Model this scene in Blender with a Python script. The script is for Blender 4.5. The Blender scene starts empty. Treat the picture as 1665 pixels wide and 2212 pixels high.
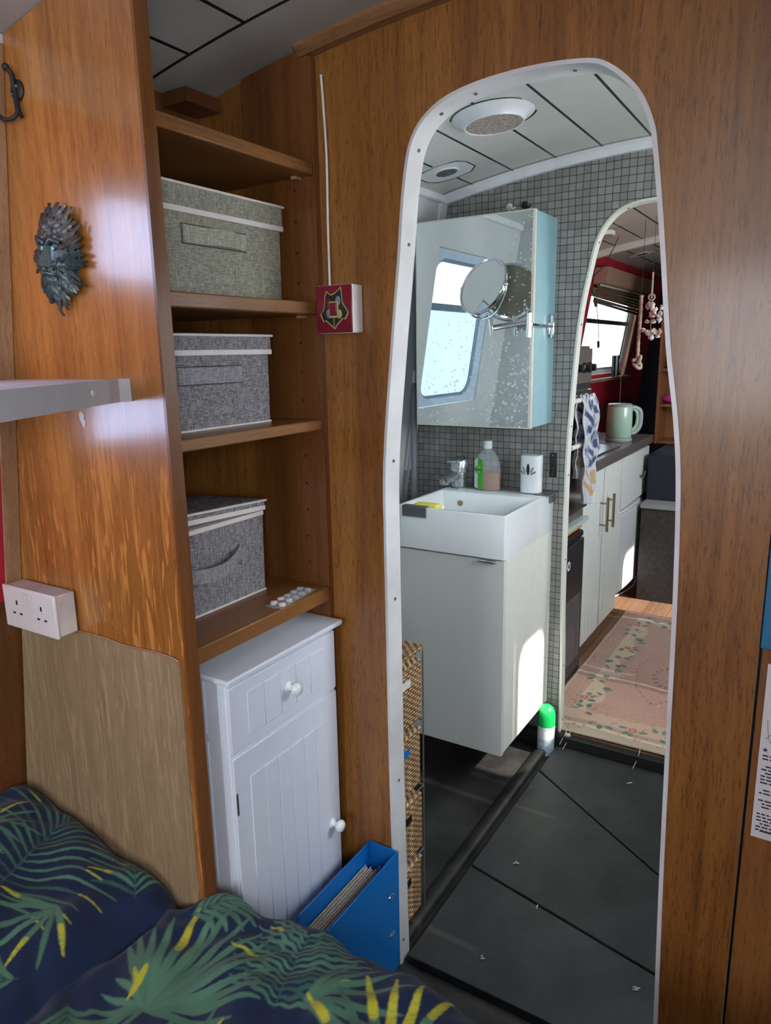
import bpy, bmesh, math, random
import numpy as np
from mathutils import Matrix, Vector
S = bpy.context.scene
COL = S.collection
PI = math.pi
random.seed(4)

# ------------------------------------------------------------------ camera, world, lights, exposure
def cam_matrix(yaw, pitch, roll, loc):
    cy, sy, cp, sp = math.cos(yaw), math.sin(yaw), math.cos(pitch), math.sin(pitch)
    f = Vector((sy*cp, cy*cp, sp)); r = Vector((cy, -sy, 0)); u = r.cross(f)
    cr, sr = math.cos(roll), math.sin(roll)
    r2 = cr*r + sr*u; u2 = -sr*r + cr*u
    m = Matrix((r2, u2, -f)).transposed().to_4x4()
    return Matrix.Translation(loc) @ m
cd = bpy.data.cameras.new('camera'); cam = bpy.data.objects.new('camera', cd); COL.objects.link(cam)
cam.matrix_world = cam_matrix(-0.555958, -0.21756883, -0.01821146, (0, 0, 1.45))
cd.sensor_fit = 'VERTICAL'; cd.sensor_height = 36; cd.lens = 1561.86/2212*36; cd.clip_start = 0.02
S.camera = cam
S.view_settings.view_transform = 'Standard'; S.view_settings.look = 'None'
S.view_settings.gamma = 1; S.view_settings.use_curve_mapping = False
S.view_settings.exposure = 0.0

w = bpy.data.worlds.new('sky'); S.world = w; w.use_nodes = True
wn = w.node_tree.nodes; wb = wn['Background']
wb.inputs['Color'].default_value = (0.72, 0.86, 1.0, 1); wb.inputs['Strength'].default_value = 4.0

sd = bpy.data.lights.new('sun', 'SUN'); so = bpy.data.objects.new('sun', sd); COL.objects.link(so)
sd.energy = 12; sd.angle = math.radians(0.7); sd.color = (1.0, 0.93, 0.80)
so.rotation_euler = Vector((-1.0, 0.03, -1.08)).to_track_quat('-Z', 'Y').to_euler()

def area(name, loc, direction, sx, sy, power, color=(0.80, 0.9, 1.0)):
    d = bpy.data.lights.new(name, 'AREA'); d.shape = 'RECTANGLE'; d.size = sx; d.size_y = sy
    d.energy = power; d.color = color
    o = bpy.data.objects.new(name, d); COL.objects.link(o); o.location = loc
    o.rotation_euler = Vector(direction).to_track_quat('-Z', 'Z').to_euler()
    return o
# added fill lamp inside the rear wall opening, brightens the bedroom
area('fill_bedroom_rear', (-0.45, -2.12, 1.45), (0, 1, -0.12), 0.7, 0.8, 22, (0.96, 0.96, 1.0))

# ------------------------------------------------------------------ materials
def new_mat(name):
    m = bpy.data.materials.new(name); m.use_nodes = True
    return m, m.node_tree, m.node_tree.nodes['Principled BSDF']
def c4(c): return (c[0], c[1], c[2], 1)
def N(nt, t, **kw):
    n = nt.nodes.new(t)
    for k, v in kw.items(): setattr(n, k, v)
    return n
def coords(nt, scale=(1, 1, 1), rot=(0, 0, 0), src='Object'):
    tc = N(nt, 'ShaderNodeTexCoord'); mp = N(nt, 'ShaderNodeMapping')
    mp.inputs['Scale'].default_value = scale; mp.inputs['Rotation'].default_value = rot
    nt.links.new(tc.outputs[src], mp.inputs['Vector']); return mp.outputs['Vector']
def noise(nt, vec, scale=5, detail=4, rough=0.55, dist=0):
    n = N(nt, 'ShaderNodeTexNoise'); n.inputs['Scale'].default_value = scale
    n.inputs['Detail'].default_value = detail; n.inputs['Roughness'].default_value = rough
    n.inputs['Distortion'].default_value = dist
    if vec: nt.links.new(vec, n.inputs['Vector'])
    return n.outputs['Fac']
def ramp(nt, fac, stops):
    r = N(nt, 'ShaderNodeValToRGB'); e = r.color_ramp.elements
    while len(e) < len(stops): e.new(0.5)
    for i, (p, c) in enumerate(stops): e[i].position = p; e[i].color = c4(c)
    nt.links.new(fac, r.inputs['Fac']); return r.outputs['Color']
def mixc(nt, fac, a, b, mode='MIX'):
    m = N(nt, 'ShaderNodeMix', data_type='RGBA', blend_type=mode)
    for sock, v in ((m.inputs[0], fac), (m.inputs[6], a), (m.inputs[7], b)):
        if isinstance(v, (int, float)): sock.default_value = v
        elif isinstance(v, tuple): sock.default_value = c4(v)
        else: nt.links.new(v, sock)
    return m.outputs[2]
def math_n(nt, op, a, b=None):
    m = N(nt, 'ShaderNodeMath', operation=op)
    for i, v in enumerate((a, b)):
        if v is None: continue
        if isinstance(v, (int, float)): m.inputs[i].default_value = v
        else: nt.links.new(v, m.inputs[i])
    return m.outputs[0]
def bump(nt, bs, h, strength=0.2, dist=0.002):
    b = N(nt, 'ShaderNodeBump'); b.inputs['Strength'].default_value = strength; b.inputs['Distance'].default_value = dist
    nt.links.new(h, b.inputs['Height']); nt.links.new(b.outputs[0], bs.inputs['Normal'])
def plain(name, col, rough=0.5, metal=0, var=0.06, vscale=25, coat=0, spec=0.5, bmp=0.0, alpha=None):
    m, nt, bs = new_mat(name); v = coords(nt)
    f = noise(nt, v, vscale, 5)
    a = tuple(max(0, x*(1-var)) for x in col); b = tuple(min(1, x*(1+var)) for x in col)
    nt.links.new(ramp(nt, f, [(0.3, a), (0.7, b)]), bs.inputs['Base Color'])
    bs.inputs['Roughness'].default_value = rough; bs.inputs['Metallic'].default_value = metal
    bs.inputs['Coat Weight'].default_value = coat; bs.inputs['Coat Roughness'].default_value = 0.15
    bs.inputs['Specular IOR Level'].default_value = spec
    if bmp: bump(nt, bs, noise(nt, v, vscale*6, 3), bmp)
    return m
def wood(name, light, dark, rough=0.3, coat=0.3, axis='Z', pore=0.5, sc=1.0, flecks=0.0, blotch=0.0):
    m, nt, bs = new_mat(name)
    st = {'Z': (1, 1, 0.06), 'Y': (1, 0.06, 1), 'X': (0.06, 1, 1)}[axis]
    v = coords(nt, tuple(s*sc for s in st))
    g1 = noise(nt, v, 7, 6, 0.62, 1.4)
    mid = tuple((a+b_)/2 for a, b_ in zip(dark, light))
    col = ramp(nt, g1, [(0.26, dark), (0.42, mid), (0.56, light), (0.74, tuple(x*1.12 for x in light))])
    # broad figure: soft-edged islands of slightly different tone
    wv = N(nt, 'ShaderNodeVectorMath', operation='MULTIPLY_ADD'); wn_ = N(nt, 'ShaderNodeTexNoise'); wn_.inputs['Scale'].default_value = 6
    isl = {'Z': (7, 7, 1.3), 'Y': (7, 1.3, 7), 'X': (1.3, 7, 7)}[axis]; vi = coords(nt, isl); nt.links.new(vi, wn_.inputs['Vector'])
    nt.links.new(wn_.outputs['Color'], wv.inputs[0]); wv.inputs[1].default_value = (0.55, 0.55, 0.55); nt.links.new(vi, wv.inputs[2])
    vo = N(nt, 'ShaderNodeTexVoronoi'); vo.inputs['Scale'].default_value = 1.0; nt.links.new(wv.outputs[0], vo.inputs['Vector'])
    sx_ = N(nt, 'ShaderNodeSeparateColor'); nt.links.new(vo.outputs['Color'], sx_.inputs[0])
    col = mixc(nt, 0.8, col, ramp(nt, sx_.outputs[0], [(0.0, (0.84, 0.82, 0.80)), (1.0, (1.0, 1.0, 1.0))]), 'MULTIPLY')
    sm = {'Z': (1, 1, 0.035), 'Y': (1, 0.035, 1), 'X': (0.035, 1, 1)}[axis]; sh_ = {'Z': (1, 1, 0.11), 'Y': (1, 0.11, 1), 'X': (0.11, 1, 1)}[axis]
    g3 = noise(nt, coords(nt, tuple(x*sc for x in sm)), 75, 4, 0.6, 0.4)
    col = mixc(nt, 0.3+pore*0.5, col, ramp(nt, g3, [(0.30, (0.55, 0.50, 0.46)), (0.52, (1, 1, 1)), (0.72, (1.0, 1.0, 1.0))]), 'MULTIPLY')
    g2 = noise(nt, coords(nt, tuple(x*sc for x in sh_)), 330, 3, 0.7)
    pores = ramp(nt, g2, [(0.34, (0.30, 0.26, 0.24)), (0.47, (1, 1, 1))])
    col = mixc(nt, pore, col, pores, 'MULTIPLY')
    if flecks:
        vf = coords(nt, (1, 1, 0.085), (0, 0.16, 0))
        f = noise(nt, vf, 70, 2, 0.5, 1.6)
        low = N(nt, 'ShaderNodeSeparateXYZ'); nt.links.new(coords(nt), low.inputs[0])
        lowk = ramp(nt, math_n(nt, 'MULTIPLY', low.outputs['Z'], 0.5), [(0.56, (1, 1, 1)), (0.70, (0.18, 0.18, 0.18))])
        col = mixc(nt, math_n(nt, 'MULTIPLY', math_n(nt, 'MULTIPLY', ramp(nt, f, [(0.565, (0, 0, 0)), (0.61, (1, 1, 1))]), lowk), flecks), col, tuple(min(1, x*1.75) for x in light))
    if blotch:
        b = noise(nt, coords(nt), 2.2, 3)
        col = mixc(nt, blotch, col, ramp(nt, b, [(0.35, (0.62, 0.55, 0.5)), (0.65, (1, 1, 1))]), 'MULTIPLY')
    nt.links.new(col, bs.inputs['Base Color'])
    bs.inputs['Roughness'].default_value = rough; bs.inputs['Coat Weight'].default_value = coat
    bs.inputs['Coat Roughness'].default_value = 0.14
    bump(nt, bs, g2, 0.12, 0.0015)
    return m
def line_mask(nt, comp, x0, period, width):
    """1 where the coordinate lies within width/2 of x0 + k*period"""
    t = math_n(nt, 'DIVIDE', math_n(nt, 'SUBTRACT', comp, x0 - period/2), period)
    f = math_n(nt, 'ABSOLUTE', math_n(nt, 'SUBTRACT', math_n(nt, 'FRACT', t), 0.5))
    return math_n(nt, 'LESS_THAN', f, width/2/period)
def ceiling_mat(name, col, x0, period, ylines, ymax=99, w=0.006):
    m, nt, bs = new_mat(name); tc = N(nt, 'ShaderNodeTexCoord'); sp = N(nt, 'ShaderNodeSeparateXYZ')
    nt.links.new(tc.outputs['Object'], sp.inputs[0])
    k = line_mask(nt, sp.outputs['X'], x0, period, w)
    k = math_n(nt, 'MULTIPLY', k, math_n(nt, 'LESS_THAN', sp.outputs['Y'], ymax))
    for y in ylines:
        k = math_n(nt, 'MAXIMUM', k, math_n(nt, 'LESS_THAN', math_n(nt, 'ABSOLUTE', math_n(nt, 'SUBTRACT', sp.outputs['Y'], y)), w/2))
    f = noise(nt, tc.outputs['Object'], 14, 5)
    base = ramp(nt, f, [(0.3, tuple(c*0.93 for c in col)), (0.7, col)])
    nt.links.new(mixc(nt, k, base, (0.012, 0.012, 0.014)), bs.inputs['Base Color'])
    bs.inputs['Roughness'].default_value = 0.38
    return m
def tile_mat(name):
    m, nt, bs = new_mat(name); tc = N(nt, 'ShaderNodeTexCoord'); sp = N(nt, 'ShaderNodeSeparateXYZ')
    nt.links.new(tc.outputs['Object'], sp.inputs[0]); cb = N(nt, 'ShaderNodeCombineXYZ')
    nt.links.new(sp.outputs['X'], cb.inputs[0]); nt.links.new(sp.outputs['Z'], cb.inputs[1])
    wob = N(nt, 'ShaderNodeTexNoise'); wob.inputs['Scale'].default_value = 9
    nt.links.new(cb.outputs[0], wob.inputs['Vector'])
    va = N(nt, 'ShaderNodeVectorMath', operation='MULTIPLY_ADD'); nt.links.new(wob.outputs['Color'], va.inputs[0])
    va.inputs[1].default_value = (0.006, 0.006, 0); nt.links.new(cb.outputs[0], va.inputs[2])
    br = N(nt, 'ShaderNodeTexBrick'); br.offset = 0; br.squash = 1
    br.inputs['Scale'].default_value = 1; br.inputs['Brick Width'].default_value = 0.0235; br.inputs['Row Height'].default_value = 0.0235
    br.inputs['Mortar Size'].default_value = 0.0010; br.inputs['Mortar Smooth'].default_value = 0.1
    br.inputs['Color1'].default_value = (0.215, 0.22, 0.21, 1); br.inputs['Color2'].default_value = (0.30, 0.295, 0.28, 1)
    br.inputs['Mortar'].default_value = (0.012, 0.013, 0.016, 1)
    nt.links.new(va.outputs[0], br.inputs['Vector'])
    d = noise(nt, tc.outputs['Object'], 16, 4)
    col = mixc(nt, 0.55, br.outputs['Color'], ramp(nt, d, [(0.3, (0.74, 0.72, 0.7)), (0.7, (1, 1, 1))]), 'MULTIPLY')
    nt.links.new(col, bs.inputs['Base Color']); bs.inputs['Roughness'].default_value = 0.32
    bump(nt, bs, math_n(nt, 'SUBTRACT', 1.0, br.outputs['Fac']), 0.5, 0.002)
    return m
def weave_mat(name, a, b, sc=650):
    m, nt, bs = new_mat(name); v = coords(nt)
    f1 = noise(nt, coords(nt, (1, 1, 0.12)), sc*0.9, 2); f2 = noise(nt, coords(nt, (0.12, 0.12, 1)), sc*0.9, 2)
    f = math_n(nt, 'MULTIPLY', math_n(nt, 'ADD', f1, f2), 0.5)
    nt.links.new(ramp(nt, f, [(0.40, a), (0.60, b)]), bs.inputs['Base Color'])
    bs.inputs['Roughness'].default_value = 0.95; bs.inputs['Specular IOR Level'].default_value = 0.1
    bump(nt, bs, f, 0.4, 0.001); return m
def wicker_mat(name):
    m, nt, bs = new_mat(name); tc = N(nt, 'ShaderNodeTexCoord'); sp = N(nt, 'ShaderNodeSeparateXYZ')
    nt.links.new(tc.outputs['Object'], sp.inputs[0])
    u = math_n(nt, 'ADD', sp.outputs['X'], sp.outputs['Y'])
    row = math_n(nt, 'FLOOR', math_n(nt, 'DIVIDE', sp.outputs['Z'], 0.0075))
    a = math_n(nt, 'SINE', math_n(nt, 'ADD', math_n(nt, 'MULTIPLY', u, 2*PI/0.022), math_n(nt, 'MULTIPLY', row, PI)))
    b = math_n(nt, 'SINE', math_n(nt, 'MULTIPLY', sp.outputs['Z'], 2*PI/0.0075))
    h = math_n(nt, 'MULTIPLY', math_n(nt, 'ADD', a, 1.2), math_n(nt, 'ADD', b, 1.3))
    h = math_n(nt, 'DIVIDE', h, 5.0)
    n_ = noise(nt, tc.outputs['Object'], 60, 3)
    h2 = math_n(nt, 'ADD', h, math_n(nt, 'MULTIPLY', math_n(nt, 'SUBTRACT', n_, 0.5), 0.5))
    nt.links.new(ramp(nt, h2, [(0.05, (0.10, 0.05, 0.022)), (0.30, (0.48, 0.28, 0.13)), (0.9, (0.74, 0.50, 0.27))]), bs.inputs['Base Color'])
    bs.inputs['Roughness'].default_value = 0.7; bump(nt, bs, h, 0.9, 0.004); return m
def attr_mat(name, rough=0.9, nscale=400, bmp=0.25, var=0.2):
    m, nt, bs = new_mat(name); a = N(nt, 'ShaderNodeAttribute'); a.attribute_name = 'dye'
    f = noise(nt, coords(nt), nscale, 3)
    nt.links.new(mixc(nt, var*2, a.outputs['Color'], ramp(nt, f, [(0.3, (0.6, 0.6, 0.6)), (0.7, (1.0, 1.0, 1.0))]), 'MULTIPLY'), bs.inputs['Base Color'])
    bs.inputs['Roughness'].default_value = rough; bs.inputs['Specular IOR Level'].default_value = 0.15
    bs.inputs['Sheen Weight'].default_value = 0.15
    bump(nt, bs, f, bmp, 0.001); return m
def emis(name, col, s):
    m, nt, bs = new_mat(name); bs.inputs['Base Color'].default_value = c4(col)
    f = noise(nt, coords(nt), 30, 3)
    nt.links.new(ramp(nt, f, [(0.3, tuple(x*0.96 for x in col)), (0.7, col)]), bs.inputs['Emission Color'])
    bs.inputs['Emission Strength'].default_value = s; bs.inputs['Roughness'].default_value = 0.4; return m
def glassy(name, col=(1, 1, 1), opac=0.12, rough=0.05):
    m, nt, bs = new_mat(name); out = nt.nodes['Material Output']
    t = N(nt, 'ShaderNodeBsdfTransparent'); t.inputs[0].default_value = c4(col)
    bs.inputs['Base Color'].default_value = c4(col); bs.inputs['Roughness'].default_value = rough
    mx = N(nt, 'ShaderNodeMixShader'); mx.inputs[0].default_value = opac
    nt.links.new(t.outputs[0], mx.inputs[1]); nt.links.new(bs.outputs[0], mx.inputs[2]); nt.links.new(mx.outputs[0], out.inputs[0])
    return m
def mirror_mat(name, speck=True):
    m, nt, bs = new_mat(name); bs.inputs['Metallic'].default_value = 1; bs.inputs['Roughness'].default_value = 0.015
    bs.inputs['Base Color'].default_value = (0.80, 0.84, 0.84, 1)
    if speck:
        tc = N(nt, 'ShaderNodeTexCoord'); sp = N(nt, 'ShaderNodeSeparateXYZ'); nt.links.new(tc.outputs['Object'], sp.inputs[0])
        # dried splashes gather low down and towards the hinge side
        low = math_n(nt, 'SUBTRACT', 0.26, sp.outputs['Z']); right = math_n(nt, 'MULTIPLY', sp.outputs['X'], 0.55)
        amt = math_n(nt, 'ADD', math_n(nt, 'MULTIPLY', low, 0.55), right)
        vr = N(nt, 'ShaderNodeTexVoronoi'); vr.inputs['Scale'].default_value = 120; nt.links.new(tc.outputs['Object'], vr.inputs['Vector'])
        vc = N(nt, 'ShaderNodeSeparateColor'); nt.links.new(vr.outputs['Color'], vc.inputs[0])
        v = math_n(nt, 'SUBTRACT', math_n(nt, 'MULTIPLY', vc.outputs[0], 0.62), math_n(nt, 'MULTIPLY', vr.outputs['Distance'], 0.55))
        v2 = noise(nt, tc.outputs['Object'], 28, 3, 0.6)
        thr = math_n(nt, 'ADD', math_n(nt, 'ADD', v, math_n(nt, 'MULTIPLY', math_n(nt, 'SUBTRACT', v2, 0.5), 0.35)), math_n(nt, 'MULTIPLY', amt, 0.62))
        k = ramp(nt, thr, [(0.33, (0, 0, 0)), (0.38, (1, 1, 1))])
        haze = ramp(nt, math_n(nt, 'ADD', v2, amt), [(0.40, (0.01, 0.01, 0.01)), (0.85, (0.12, 0.12, 0.12))])
        kk = mixc(nt, 1.0, math_n(nt, 'MULTIPLY', k, 0.75), haze, 'LIGHTEN')
        d = N(nt, 'ShaderNodeBsdfDiffuse'); d.inputs[0].default_value = (0.62, 0.66, 0.68, 1)
        mx = N(nt, 'ShaderNodeMixShader'); nt.links.new(kk, mx.inputs[0]); nt.links.new(bs.outputs[0], mx.inputs[1]); nt.links.new(d.outputs[0], mx.inputs[2])
        nt.links.new(mx.outputs[0], nt.nodes['Material Output'].inputs[0])
    return m

M = dict(
    wood=wood('varnished_oak_bulkhead', (0.33, 0.135, 0.030), (0.18, 0.064, 0.013), 0.36, 0.2, blotch=0.4, pore=0.7),
    wood_panel=wood('varnished_oak_partition', (0.45, 0.18, 0.040), (0.28, 0.10, 0.021), 0.27, 0.55, flecks=0.55, blotch=0.25, pore=0.4),
    wood_bare=wood('bare_oak_veneer', (0.34, 0.238, 0.132), (0.28, 0.190, 0.102), 0.5, 0.1, flecks=0.3, pore=0.25),
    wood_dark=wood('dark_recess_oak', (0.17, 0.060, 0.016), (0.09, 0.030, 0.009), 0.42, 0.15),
    wood_shelf=wood('shelf_oak', (0.28, 0.118, 0.034), (0.18, 0.068, 0.020), 0.38, 0.2, axis='Y', pore=0.4),
    wood_edge=wood('panel_edge_oak', (0.23, 0.082, 0.020), (0.13, 0.044, 0.011), 0.35, 0.25, sc=2),
    wood_batten=wood('batten_oak', (0.30, 0.145, 0.065), (0.19, 0.085, 0.035), 0.5, 0.05, axis='X', sc=2),
    wood_post=wood('pale_oak_post', (0.42, 0.24, 0.13), (0.27, 0.135, 0.065), 0.5, 0.05),
    wood_pine=wood('orange_pine', (0.78, 0.30, 0.075), (0.55, 0.19, 0.045), 0.45, 0.1),
    wood_case=wood('bookcase_wood', (0.34, 0.14, 0.050), (0.24, 0.09, 0.032), 0.5, 0.1),
    wood_floor=wood('worn_floor_boards', (0.26, 0.145, 0.085), (0.13, 0.070, 0.042), 0.6, 0, axis='Y', blotch=0.7),
    white=plain('white_paint', (0.72, 0.73, 0.76), 0.35), white_cab=plain('white_cabinet_lacquer', (0.72, 0.76, 0.86), 0.38, var=0.02),
    white_ceramic=plain('white_ceramic', (0.80, 0.83, 0.84), 0.12, coat=0.6, var=0.02), cream=plain('cream_paint', (0.74, 0.75, 0.68), 0.35, var=0.03),
    white_wall=plain('white_hull_lining', (0.56, 0.58, 0.58), 0.5, var=0.07, vscale=5), plastic=plain('white_plastic', (0.72, 0.68, 0.66), 0.4, var=0.04),
    dirty=plain('grimy_white_plastic', (0.62, 0.56, 0.54), 0.5, var=0.18, vscale=18),
    red=plain('red_wall_paint', (0.44, 0.016, 0.038), 0.55, var=0.08, vscale=8), blue_file=plain('blue_card', (0.005, 0.16, 0.52), 0.33, var=0.03),
    blue_door=plain('blue_green_paint', (0.012, 0.14, 0.26), 0.45), aqua=plain('pale_aqua_paint', (0.25, 0.43, 0.48), 0.4, var=0.05),
    black=plain('black_plastic', (0.012, 0.012, 0.014), 0.35), iron=plain('black_iron', (0.010, 0.010, 0.012), 0.45),
    chrome=plain('chrome', (0.72, 0.74, 0.78), 0.10, metal=1, var=0.02), steel=plain('brushed_steel', (0.5, 0.5, 0.5), 0.3, metal=1),
    old_chrome=plain('limescaled_chrome', (0.52, 0.56, 0.58), 0.28, metal=0.9, var=0.5, vscale=120), dark_metal=plain('dark_grey_metal', (0.16, 0.17, 0.17), 0.4, metal=0.6),
    brass=plain('aged_brass', (0.38, 0.32, 0.20), 0.35, metal=1), screw=plain('screw_head', (0.16, 0.15, 0.15), 0.5, metal=0.6),
    grey_pipe=plain('grey_pipe', (0.20, 0.21, 0.25), 0.45), piping=plain('white_piping', (0.66, 0.60, 0.58), 0.8, var=0.05),
    fab_green=weave_mat('sage_linen', (0.17, 0.165, 0.13), (0.36, 0.35, 0.285)), fab_grey=weave_mat('grey_linen', (0.10, 0.095, 0.105), (0.31, 0.295, 0.31)), fab_green_h=weave_mat('sage_linen_strap', (0.24, 0.235, 0.18), (0.42, 0.41, 0.33)), fab_grey_h=weave_mat('grey_linen_strap', (0.17, 0.165, 0.18), (0.34, 0.33, 0.35)), seam=plain('stitched_seam', (0.055, 0.05, 0.05), 0.9),
    wicker=wicker_mat('wicker'), wire=plain('thin_wire', (0.35, 0.33, 0.32), 0.4, metal=0.8),
    tile=tile_mat('mosaic_tiles'), worktop=plain('brown_laminate', (0.115, 0.098, 0.10), 0.25, var=0.12, vscale=60),
    kit_door=plain('pale_kitchen_door', (0.66, 0.72, 0.70), 0.4, var=0.03), fridge=plain('fridge_white', (0.62, 0.66, 0.70), 0.35, var=0.02),
    kettle=plain('mint_enamel', (0.40, 0.62, 0.50), 0.22, coat=0.5, var=0.02), kettle_trim=plain('grey_blue_plastic', (0.33, 0.40, 0.42), 0.3),
    rope=plain('natural_rope', (0.52, 0.43, 0.36), 0.9, var=0.3, vscale=150), shell=plain('sea_shell', (0.72, 0.66, 0.66), 0.35, var=0.3, vscale=70),
    shell_pink=plain('pink_shell', (0.62, 0.36, 0.28), 0.4, var=0.3, vscale=70), mirror=mirror_mat('spotted_mirror'), mirror_clean=mirror_mat('shaving_mirror', False),
    glass=glassy('window_glass', (1, 1, 1), 0.05), plastic_clear=glassy('clear_plastic', (0.86, 0.88, 0.9), 0.30, 0.15),
    bottle_clear=glassy('frosted_bottle_plastic', (0.88, 0.92, 0.93), 0.22, 0.2), amber=glassy('amber_liquid', (0.50, 0.15, 0.03), 0.8, 0.15),
    green=plain('green_cap', (0.01, 0.42, 0.10), 0.35, var=0.03), green_label=plain('green_label', (0.06, 0.38, 0.03), 0.45), label=plain('white_label', (0.72, 0.76, 0.78), 0.45),
    blue_ink=plain('dark_blue_ink', (0.02, 0.05, 0.25), 0.5), yellow=plain('yellow_sponge', (0.72, 0.66, 0.10), 0.95, bmp=0.4), can=plain('can_blue_white', (0.46, 0.60, 0.70), 0.3, var=0.30, vscale=90),
    frost_top=emis('clear_bright_pane', (0.93, 0.97, 1.0), 1.9), frost_low=emis('frosted_pane', (0.52, 0.82, 0.92), 1.25),
    dim_glass=glassy('sun_dimming_glass', (0.34, 0.33, 0.31), 0.10, 0.3), day_left=emis('daylit_frosted_pane_blue', (0.50, 0.64, 1.0), 11), fill_bed=emis('bedroom_fill_pane', (0.86, 0.93, 1.0), 21), fill_bath=emis('bathroom_fill_pane', (0.86, 0.94, 1.0), 17), fill_kit=emis('kitchen_fill_pane', (0.95, 0.97, 1.0), 17),  # tint added to weaken sun; bed, bath, kitchen panes are added fill light
    seal=plain('grey_rubber_seal', (0.16, 0.22, 0.30), 0.5), recess=plain('blue_white_reveal', (0.50, 0.60, 0.72), 0.4),
    mask=plain('bronze_green_resin', (0.024, 0.042, 0.040), 0.42, var=0.75, vscale=110, coat=0.15), mask_brown=plain('bronze_brown_resin', (0.050, 0.042, 0.038), 0.42, var=0.6, vscale=90, coat=0.15),
    eye=plain('glass_eye', (0.22, 0.50, 0.48), 0.15, coat=1), maroon=plain('maroon_vinyl', (0.17, 0.006, 0.022), 0.35), gold=plain('gold_print', (0.42, 0.33, 0.13), 0.4, var=0.2),
    emblem_dark=plain('dark_green_print', (0.012, 0.022, 0.018), 0.4, var=0.5), paper=plain('paper', (0.62, 0.60, 0.58), 0.8, var=0.04), ink=plain('ink', (0.03, 0.03, 0.06), 0.8),
    ink_grey=plain('grey_ink', (0.22, 0.24, 0.25), 0.8), pages=plain('old_paper_stack', (0.45, 0.40, 0.35), 0.85, var=0.35, vscale=200),
    pink=plain('pale_pink_pill', (0.75, 0.62, 0.62), 0.5), magenta=plain('magenta_bag', (0.55, 0.06, 0.34), 0.5), terracotta=plain('brown_skirting', (0.16, 0.07, 0.04), 0.6),
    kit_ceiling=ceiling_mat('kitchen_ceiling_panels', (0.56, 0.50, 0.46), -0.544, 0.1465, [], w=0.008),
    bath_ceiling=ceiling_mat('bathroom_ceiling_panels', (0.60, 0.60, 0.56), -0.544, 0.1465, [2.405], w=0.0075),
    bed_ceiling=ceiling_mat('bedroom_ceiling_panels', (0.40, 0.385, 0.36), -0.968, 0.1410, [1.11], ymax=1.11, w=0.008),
    brown_blind=plain('brown_bamboo_blind', (0.13, 0.075, 0.055), 0.7, var=0.4, vscale=80), valance=plain('dusty_pink_timber', (0.36, 0.22, 0.17), 0.6),
    navy=plain('navy_cloth', (0.012, 0.016, 0.030), 0.8), step_grey=plain('dark_grey_carpet', (0.050, 0.045, 0.043), 0.95, var=0.25, vscale=60), tread=plain('grey_tread', (0.30, 0.31, 0.32), 0.6),
    cooker=plain('brown_steel', (0.20, 0.17, 0.155), 0.3, metal=0.5), cooker_glass=plain('smoked_glass', (0.055, 0.05, 0.045), 0.12), gauze=plain('rusty_gauze', (0.36, 0.29, 0.25), 0.6, var=0.6, vscale=160),
    bulb=plain('reflector', (0.30, 0.30, 0.29), 0.25, metal=0.6, var=0.5, vscale=60), grass=plain('grass', (0.10, 0.20, 0.03), 0.9, var=0.4, vscale=2), pale_ledge=plain('pale_green_shelf', (0.42, 0.52, 0.52), 0.35),
)
def slab_mat(name, col, dust, rough):
    m, nt, bs = new_mat(name); v = coords(nt)
    a = noise(nt, v, 4.5, 6, 0.7); b = noise(nt, v, 170, 3, 0.7); s = noise(nt, v, 330, 1)
    c = ramp(nt, a, [(0.35, col), (0.72, dust)])
    c = mixc(nt, 0.5, c, ramp(nt, b, [(0.35, (0.6, 0.6, 0.6)), (0.7, (1, 1, 1))]), 'MULTIPLY')
    c = mixc(nt, ramp(nt, s, [(0.80, (0, 0, 0)), (0.83, (0.5, 0.5, 0.5))]), c, (0.30, 0.29, 0.27))
    nt.links.new(c, bs.inputs['Base Color']); bs.inputs['Roughness'].default_value = rough
    bump(nt, bs, b, 0.15, 0.001); return m
M['slab'] = slab_mat('black_floor_slab', (0.022, 0.024, 0.026), (0.058, 0.061, 0.064), 0.5)
M['slab_dirty'] = slab_mat('dusty_black_floor', (0.010, 0.010, 0.011), (0.055, 0.052, 0.050), 0.5)
M['duvet'] = attr_mat('printed_cotton', 0.85, 500, 0.2, 0.12)
M['rug'] = attr_mat('woven_wool', 0.95, 260, 0.5, 0.35)
M['towel'] = attr_mat('printed_towel', 0.95, 500, 0.4, 0.15)
# worn white trim: chips show the primer beneath
def chipped():
    m, nt, bs = new_mat('chipped_white_trim'); v = coords(nt, (1, 1, 0.6))
    n = noise(nt, v, 55, 4, 0.7); big = noise(nt, coords(nt), 3.2, 2)
    k = ramp(nt, math_n(nt, 'ADD', n, math_n(nt, 'MULTIPLY', big, 0.5)), [(0.99, (0, 0, 0)), (1.0, (1, 1, 1))])
    b = noise(nt, coords(nt), 9, 4)
    c = ramp(nt, b, [(0.3, (0.60, 0.57, 0.56)), (0.65, (0.72, 0.71, 0.72))])
    nt.links.new(mixc(nt, k, c, (0.34, 0.26, 0.21)), bs.inputs['Base Color']); bs.inputs['Roughness'].default_value = 0.35
    return m
M['trim'] = chipped()

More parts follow.
